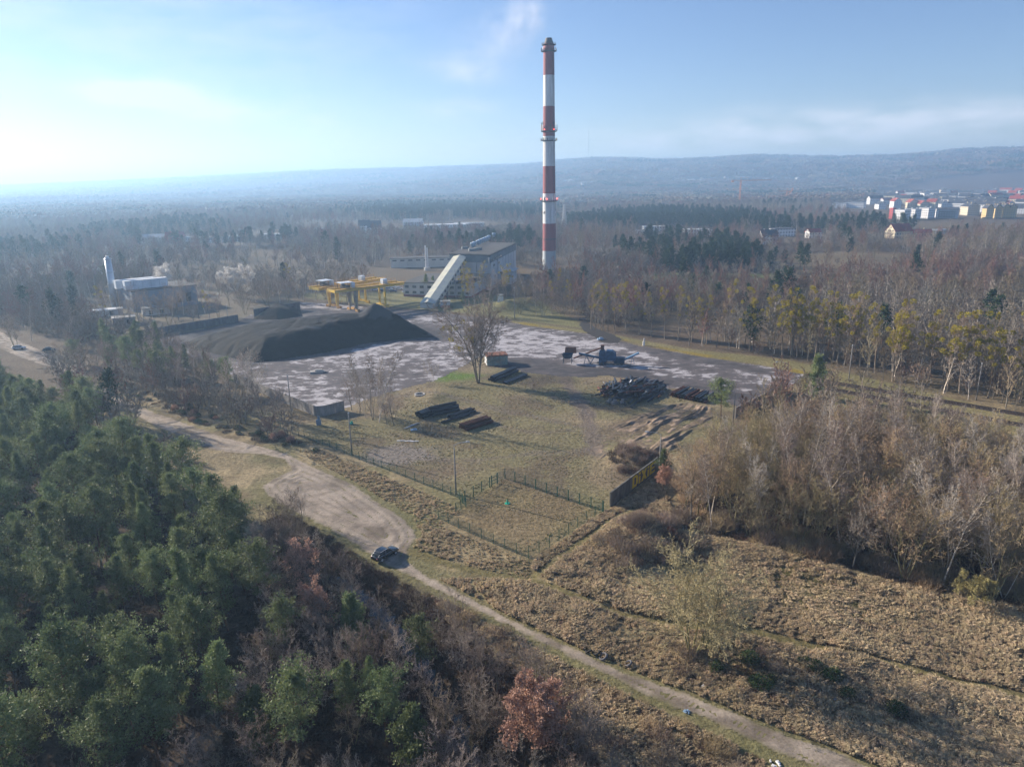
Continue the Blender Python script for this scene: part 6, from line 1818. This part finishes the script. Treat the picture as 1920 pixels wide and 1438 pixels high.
# ------------------------------------------------------------------ distant buildings
def ground_at(px, py):
    """first terrain point along a picture ray"""
    d = ray(px, py); t = np.concatenate([np.arange(300, 2000, 8.0), np.arange(2000, 9000, 25.0)])
    hh = height(d.x * t, d.y * t); i = int(np.argmax(H + d.z * t < hh))
    return d.x * t[i], d.y * t[i]
def mat_windows(name, wallc, w=3.0, h=3.0, glass=(.05, .06, .07)):
    m, nt, b, out = newmat(name)
    tc = nt.nodes.new('ShaderNodeTexCoord'); sp = nt.nodes.new('ShaderNodeSeparateXYZ'); nt.links.new(tc.outputs['Object'], sp.inputs[0])
    ad = nt.nodes.new('ShaderNodeMath'); ad.operation = 'ADD'; nt.links.new(sp.outputs[0], ad.inputs[0]); nt.links.new(sp.outputs[1], ad.inputs[1])
    cb = nt.nodes.new('ShaderNodeCombineXYZ'); nt.links.new(ad.outputs[0], cb.inputs[0]); nt.links.new(sp.outputs[2], cb.inputs[1])
    br = nt.nodes.new('ShaderNodeTexBrick'); br.offset = 0; nt.links.new(cb.outputs[0], br.inputs['Vector'])
    br.inputs['Scale'].default_value = 1; br.inputs['Brick Width'].default_value = w; br.inputs['Row Height'].default_value = h; br.inputs['Mortar Size'].default_value = .85; br.inputs['Mortar Smooth'].default_value = .05
    br.inputs['Color1'].default_value = (*glass, 1); br.inputs['Color2'].default_value = (*[v * 2.5 for v in glass], 1); br.inputs['Mortar'].default_value = (*wallc, 1)
    nt.links.new(br.outputs['Color'], b.inputs['Base Color']); return m
mw_white = mat_windows('white house wall', (.74, .73, .72)); mw_cream = mat_windows('cream house wall', (.66, .58, .42)); mw_yel = mat_windows('ochre house wall', (.66, .48, .22)); mw_red = mat_windows('red block wall', (.55, .10, .09))
mr_dark = M('dark tile roof', (.07, .075, .09), (.05, .055, .07), .3); mr_red = M('red tile roof', (.34, .07, .05), (.25, .06, .05), .3); mr_grey = M('grey sheet roof', (.38, .40, .42), (.3, .32, .34), .2)
def house(px, py, w, d, h, g, mw, mr, label, rz=0.0, group=None, name='house', bal=False, chim=True, hipx=0):
    x, y = ground_at(px, py); z = hz(x, y)
    t = thing(name, label, 'house' if name == 'house' else 'building', (x, y, z - .5), rz, group)
    b = MB(); b.box((0, 0, h / 2), (w, d, h))
    if g:
        for s in (-1, 1): b.add([(s * w / 2, -d / 2, h), (s * w / 2, d / 2, h), (s * w / 2, 0, h + g)], [(0, 1, 2)])
    b.build('wall', mw, t)
    b = MB()
    if g:
        for s in (-1, 1):
            b.add([(-w / 2 - .5, s * (d / 2 + .6), h - .4), (w / 2 + .5, s * (d / 2 + .6), h - .4), (w / 2 + .5, 0, h + g + .1), (-w / 2 - .5, 0, h + g + .1),
                   (-w / 2 - .5, s * (d / 2 + .6), h - .1), (w / 2 + .5, s * (d / 2 + .6), h - .1), (w / 2 + .5, 0, h + g + .4), (-w / 2 - .5, 0, h + g + .4)], [(0, 1, 2, 3), (4, 5, 6, 7), (0, 1, 5, 4), (1, 2, 6, 5), (3, 0, 4, 7)])
    else: b.box((0, 0, h + .25), (w + .6, d + .6, .5))
    b.build('roof', mr, t)
    if chim:
        for k in range(2):
            b = MB(); b.box((w * (-.25 + .5 * k), d * .12, h + g * .8 + .7), (1.1, .9, 2.2)); b.build('chimney_stack', mw, t)
    if bal:
        for k in range(1, int(h / 3)):
            b = MB(); b.box((0, -d / 2 - .7, k * 3), (w * .8, 1.4, .9)); b.build('balcony', m_bit, t)
    return t
SET = GP([(1636, 362), (1640, 382), (1560, 380), (1560, 398), (1670, 428), (1800, 440), (1990, 436), (2060, 380), (2000, 352), (1750, 356)])
OPEN.append((SET, 6)) if False else None
RH = random.Random(77)
house(1575, 391, 24, 14, 9, 0, mw_white, mr_grey, 'pale flat block at the left end of the housing estate', -.7, None, 'apartment_block'); house(1604, 391, 30, 14, 10, 0, mw_white, mr_grey, 'pale bluish block second from the left of the housing estate', -.7, None, 'apartment_block')
t = house(1688, 412, 19, 12, 13, 0, mw_white, mr_grey, 'white and red modern block at the front left of the estate', -1.15, None, 'apartment_block')
b = MB(); b.box((-9.5, -4.5, 7.7), (5.4, 5.6, 15.4)); b.build('red_corner', mw_red, t)
house(1711, 411, 14, 12, 13, 0, mw_white, mr_grey, 'white modern block next to the red one at the front of the estate', -1.15, None, 'apartment_block')
house(1736, 410, 15, 12, 14, 0, mw_white, mr_grey, 'tall white block in the middle of the estate front row', -1.2, None, 'apartment_block')
house(1774, 409, 26, 14, 12, 2, mw_white, mr_dark, 'white block with dark balcony bands at the front of the estate', -.45, None, 'apartment_block', True)
house(1817, 404, 20, 16, 13, 5, mw_cream, mr_dark, 'cream gabled house right of the balcony block', 1.5)
for i, px in enumerate((1850, 1866, 1880, 1893)): house(px, 410 - i * .5, 12, 9, 14, 5, mw_yel, mr_dark, 'ochre-yellow gabled house in the front row of the estate', 1.45, 'ochre gabled houses of the estate')
ROWS = [(400, 1700, 1960, 30), (392, 1650, 1960, 26), (384, 1640, 1960, 24), (377, 1645, 1960, 22), (370.5, 1650, 1960, 20), (366, 1700, 1960, 24)]
for (ry, xa, xb, st) in ROWS:
    px = xa
    while px < xb:
        q = RH.random(); h = RH.uniform(9, 13)
        if ry > 395 and px < 1830: px += st; continue
        if q < .6: ar = (mw_white, mr_dark, 'white gabled house with dark roof within the estate', 'white dark-roofed houses of the estate')
        elif q < .78: ar = (mw_cream, mr_dark, 'cream gabled house with dark roof within the estate', 'cream dark-roofed houses of the estate')
        elif q < .93: ar = (mw_white, mr_red, 'white house with red roof within the estate', 'white red-roofed houses of the estate')
        else: ar = (mw_cream, mr_red, 'cream house with red roof within the estate', 'cream red-roofed houses of the estate')
        house(px, ry + RH.uniform(-1.5, 1.5), RH.uniform(14, 30), 12, h, RH.uniform(3.5, 5.5), ar[0], ar[1], ar[2], RH.choice([-.9, -1.05, .1, 1.4, -.8]), ar[3])
        px += st * RH.uniform(.7, 1.3)
house(1684, 446, 20, 13, 7, 6.5, mw_cream, mr_red, 'cream house with a big bright red roof in front of the estate', .25)
house(1722, 443, 24, 10, 4, 2.5, mw_cream, mr_red, 'low red-roofed building right of the big red-roofed house', .1)
house(1762, 438, 12, 8, 4, 0, m_bluegl, m_bluegl, 'bright blue shed right of the low red-roofed building', .1, None, 'shed_building', False, False)
MIDB = [(1226, 434, 26, 10, 6, 0, mw_white, m_lampw, 'white flat shed first right of the chimney'), (1304, 440, 26, 10, 6, 0, mw_white, m_lampw, 'white flat workshop in the scrap yard right of the chimney'), (1335, 441, 16, 9, 5, 0, mw_white, mr_grey, 'small grey-roofed workshop at the scrap yard'),
        (1439, 458, 14, 11, 8, 5, mw_white, mr_dark, 'white house with steep dark roof half hidden in trees'), (1466, 443, 22, 12, 8, 0, mw_white, mr_dark, 'flat dark-roofed white house right of the steep roof'), (1524, 446, 12, 10, 6, 3, mw_white, mr_red, 'small white house with a red roof left of the birch group'), (1196, 438, 14, 8, 3.5, 0, mw_white, mr_grey, 'low greenish shed at the wood edge'),
        (684, 434, 14, 11, 8, 6, mw_white, mr_dark, 'white gabled house with dark roof, left of the pair'), (703, 438, 16, 13, 8, 7, mw_white, mr_dark, 'white gabled house with dark roof, right of the pair'), (597, 433, 12, 8, 4, 0, mw_white, m_lampw, 'tiny white building left of the gabled pair'),
        (775, 424, 26, 18, 6, 4, mw_white, mr_grey, 'pavilion with pale hipped roof beyond the woods'), (835, 430, 60, 18, 6, 0, mw_white, m_lampw, 'very long white shed beyond the woods'), (880, 427, 40, 18, 6, 0, mw_white, mr_grey, 'long grey-roofed shed beyond the woods'), (950, 434, 20, 10, 5, 0, mw_white, m_lampw, 'white-roofed hall left of the chimney'),
        (670, 447, 24, 10, 3.5, 0, mw_white, m_lampw, 'low white shed below the gabled pair'), (287, 455, 30, 12, 6, 3, mw_white, mr_grey, 'pale roof among the hazy woods at the left'), (330, 456, 18, 12, 7, 5, mw_red, mr_red, 'brown gabled roof among the hazy woods at the left'), (372, 455, 34, 14, 6, 0, mw_white, mr_grey, 'long pale flat roof among the hazy woods'), (442, 453, 26, 12, 6, 0, mw_white, m_lampw, 'white flat roof among the hazy woods'), (513, 449, 20, 12, 6, 0, mw_white, m_lampw, 'small white roof in the hazy woods right of the others')]
for (px, py, w, d, h, g_, mw, mr, lab) in MIDB:
    house(px, py, w, d, h, g_, mw, mr, lab, RH.uniform(-.1, .2), None, 'house' if g_ > 3 else 'low_building', False, g_ > 3)
for i in range(42):
    if i < 30: px, py = RH.uniform(1150, 1500), RH.uniform(336, 345)
    else: px, py = RH.uniform(1040, 1110), RH.uniform(343, 356)
    house(px, py, RH.uniform(14, 24), 12, RH.uniform(8, 12), 3.5, RH.choice([mw_white, mw_cream]), mr_grey, 'tiny pale house on the wooded hillside far behind', RH.random() * 3, 'houses on the far hillside', chim=False)

# tower cranes, pylon, mast
m_tc = M('orange tower crane paint', (.60, .24, .08), None, 1)
def lattice(b, p, q, w, step, t=.14):
    p, q = Vector(p), Vector(q); d = (q - p); L = d.length; d.normalize()
    u = Vector((0, 0, 1)) if abs(d.z) < .9 else Vector((1, 0, 0)); x = d.cross(u).normalized() * w / 2; y = d.cross(x).normalized() * w / 2
    cs = [x + y, x - y, -x - y, -x + y]
    for c in cs: b.beam(p + c, q + c, t)
    n = max(1, int(L / step))
    for i in range(n):
        a, e = p + d * (L * i / n), p + d * (L * (i + 1) / n)
        for k in range(4): b.beam(a + cs[k], e + cs[(k + 1) % 4], t * .7)
def tower_crane(px, py, h, jib, label, az, luff=0.0):
    x, y = ground_at(px, py); t = thing('tower_crane', label, 'tower crane', (x, y, hz(x, y)), az)
    b = MB(); lattice(b, (0, 0, 0), (0, 0, h), 2.2, 3, .4); b.build('mast', m_tc, t)
    if luff: b = MB(); lattice(b, (0, 0, 0), (jib * math.cos(luff), 0, jib * math.sin(luff)), 2.0, 3, .4); b.build('jib', m_tc, t)
    else:
        b = MB(); lattice(b, (0, 0, h), (jib, 0, h), 1.6, 3, .35); b.build('jib', m_tc, t)
        b = MB(); lattice(b, (0, 0, h), (-jib * .3, 0, h), 1.6, 3, .35); b.box((-jib * .27, 0, h - 1.5), (4, 2, 3)); b.build('counter_jib', m_tc, t)
        b = MB(); b.beam((0, 0, h), (0, 0, h + 6), .6); b.beam((0, 0, h + 6), (jib * .7, 0, h + .8), .2); b.beam((0, 0, h + 6), (-jib * .27, 0, h + .8), .2); b.build('stay_top', m_tc, t)
tower_crane(1386, 385, 48, 62, 'orange tower crane with a long level jib above the pine wood', .05)
tower_crane(1474, 380, 24, 20, 'small orange tower crane left of the slanted boom', PI - .1)
tower_crane(1474, 376, 2, 32, 'slanting orange crane boom on the clearing left of the estate', 0.05, 1.1)
x, y = ground_at(1058, 432); h = max(30, zat(x, y, 388)); t = thing('power_pylon', 'grey lattice power pylon just right of the chimney', 'pylon', (x, y, 0), .3)
b = MB()
for s in ((-1, -1), (1, -1), (1, 1), (-1, 1)): b.beam((s[0] * 3, s[1] * 3, 0), (s[0] * .6, s[1] * .6, h), .5)
for k in range(8):
    w0, w1 = 3 - 2.4 * k / 8, 3 - 2.4 * (k + 1) / 8; z0, z1 = h * k / 8, h * (k + 1) / 8
    for s in (-1, 1): b.beam((-w0, s * w0, z0), (w1, s * w1, z1), .3); b.beam((w0, s * w0, z0), (-w1, s * w1, z1), .3)
b.build('tower', m_galv, t); b = MB()
for z, w in ((h * .72, 8), (h * .85, 6.5), (h * .97, 5)): b.beam((-w, 0, z), (w, 0, z), .5)
b.build('cross_arm', m_galv, t)
x, y = G(1103, 342); r_ = math.hypot(x, y); x, y = x / r_ * 4300, y / r_ * 4300; z = hz(x, y)
t = thing('radio_mast', 'hair-thin radio mast rising from the hill crest right of the chimney', 'mast', (x, y, z)); hm = zat(x, y, 240) - z
b = MB(); b.tube([(0, 0, 0), (0, 0, hm)], [1.3, .8], 6); b.build('mast', m_galv, t)
MASTTOP = z + hm

# steam drifting off the chimney
cxy = G(1030, 505); dist = math.hypot(*cxy)
pm = Vector((0, 0, H)) + ray(938, 88) * 500
pu = MB(); pu.box((0, 0, 0), (100, 34, 74)); 
m_st = bpy.data.materials.new('steam'); m_st.use_nodes = True; nt = m_st.node_tree; nt.nodes.clear()
so = nt.nodes.new('ShaderNodeOutputMaterial'); sv = nt.nodes.new('ShaderNodeVolumePrincipled'); nt.links.new(sv.outputs[0], so.inputs['Volume'])
sv.inputs['Color'].default_value = (.95, .95, .97, 1); sv.inputs['Anisotropy'].default_value = .3
tc = nt.nodes.new('ShaderNodeTexCoord'); sp = nt.nodes.new('ShaderNodeSeparateXYZ'); nt.links.new(tc.outputs['Object'], sp.inputs[0])
def nm(op, a, b=None):
    n = nt.nodes.new('ShaderNodeMath'); n.operation = op
    for i, v in enumerate((a, b)):
        if v is None: continue
        if isinstance(v, (int, float)): n.inputs[i].default_value = v
        else: nt.links.new(v, n.inputs[i])
    return n.outputs[0]
def blob(cx, cy, cz, sx, sy, sz, amp):
    q = None
    for s, c, w in zip(sp.outputs, (cx, cy, cz), (sx, sy, sz)):
        e = nm('DIVIDE', nm('SUBTRACT', s, c), w); e = nm('MULTIPLY', e, e); q = e if q is None else nm('ADD', q, e)
    return nm('MULTIPLY', nm('EXPONENT', nm('MULTIPLY', q, -1.0)), amp)
ds = nm('ADD', nm('ADD', blob(18, 0, 20, 11, 8, 8, 1.0), blob(2, 0, 6, 16, 8, 12, .38)), blob(-20, 0, -14, 20, 8, 9, .22))
nz = nt.nodes.new('ShaderNodeTexNoise'); nz.inputs['Scale'].default_value = .075; nz.inputs['Detail'].default_value = 5; nt.links.new(tc.outputs['Object'], nz.inputs['Vector'])
nf = nm('MAXIMUM', nm('SUBTRACT', nz.outputs['Fac'], .30), 0.0)
nt.links.new(nm('MULTIPLY', nm('MULTIPLY', ds, nf), STEAM * 1.0), sv.inputs['Density'])
o = pu.build('steam_plume', m_st); o.location = pm; tag(o, kind='stuff')
# clearings for distant buildings
OPEN += [(SET, 4), (GP([(-80, 600), (60, 622), (140, 650), (150, 700), (60, 700), (-80, 670)]), 0), (GP([(985, 495), (1090, 495), (1095, 530), (985, 532)]), 0), (GP([(1665, 436), (1775, 432), (1775, 450), (1660, 458)]), 0), (GP([(1190, 428), (1345, 433), (1345, 449), (1190, 444)]), 0), (GP([(1425, 438), (1545, 436), (1545, 458), (1425, 464)]), 0),
         (GP([(665, 422), (985, 420), (985, 434), (720, 440), (665, 446)]), 0), (GP([(585, 428), (610, 428), (610, 436), (585, 436)]), 0), (GP([(265, 450), (530, 446), (530, 457), (265, 462)]), 0)]
# ------------------------------------------------------------------ distant woods
n1 = wood_layer('nearer_bare_woods', 170, 520, 5.6, 71, s_mid, 6, 5, (.72, 1.2))
n2 = wood_layer('middle_bare_woods', 520, 1500, 9.0, 72, s_mid, 6, 5, (.75, 1.25))
def far_clump(seed, mat, n, w):
    R = random.Random(seed); g = Geo()
    for k in range(n):
        cx, cy = R.uniform(-w, w), R.uniform(-w, w); h = R.uniform(8, 15); rr = R.uniform(2.5, 5)
        for q in range(12):
            a = R.random() * 6.28; e = R.uniform(.0, 1.4)
            c = Vector((cx + math.cos(a) * math.cos(e) * rr * .7, cy + math.sin(a) * math.cos(e) * rr * .7, h * .55 + math.sin(e) * h * .42))
            s = rr * R.uniform(.35, .7); b = len(g.v)
            u = Vector((R.gauss(0, 1), R.gauss(0, 1), R.gauss(0, 1))).normalized(); v = u.cross(Vector((.3, .5, .8))).normalized()
            g.v += [tuple(c - u * s), tuple(c + u * s * .6 - v * s * .5), tuple(c + v * s)]
            g.f3.append((b, b + 1, b + 2))
        b = len(g.v); g.v += [(cx - .3, cy, 0), (cx + .3, cy, 0), (cx, cy, h * .8)]; g.f3.append((b, b + 1, b + 2))
    return src(g.mesh('far_clump', mat), 'f%d' % seed)
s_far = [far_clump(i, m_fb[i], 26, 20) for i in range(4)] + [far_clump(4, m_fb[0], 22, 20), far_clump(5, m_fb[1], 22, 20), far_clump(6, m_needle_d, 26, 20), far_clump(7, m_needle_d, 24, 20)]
n3 = wood_layer('far_hill_woods', 1500, 3200, 30, 73, s_far, 6, 5, (.75, 1.15))
n4 = wood_layer('farthest_hill_woods', 3200, 8300, 62, 74, s_far, 6, 5, (1.3, 2.0))
print('woods', n1, n2, n3, n4)

# ------------------------------------------------------------------ haze: pale even air round the camera and the whole scene
hz_b = MB(); hz_b.box((0, 0, 97), (22400, 22400, 202))
m_haze = bpy.data.materials.new('morning haze'); m_haze.use_nodes = True
_n = m_haze.node_tree; _n.nodes.clear(); _ho = _n.nodes.new('ShaderNodeOutputMaterial'); _pv = _n.nodes.new('ShaderNodeVolumePrincipled')
_pv.inputs['Color'].default_value = HAZE_C; _pv.inputs['Density'].default_value = HAZE_D; _pv.inputs['Anisotropy'].default_value = HAZE_G
_n.links.new(_pv.outputs[0], _ho.inputs['Volume'])
haze = hz_b.build('haze', m_haze); tag(haze, kind='stuff')
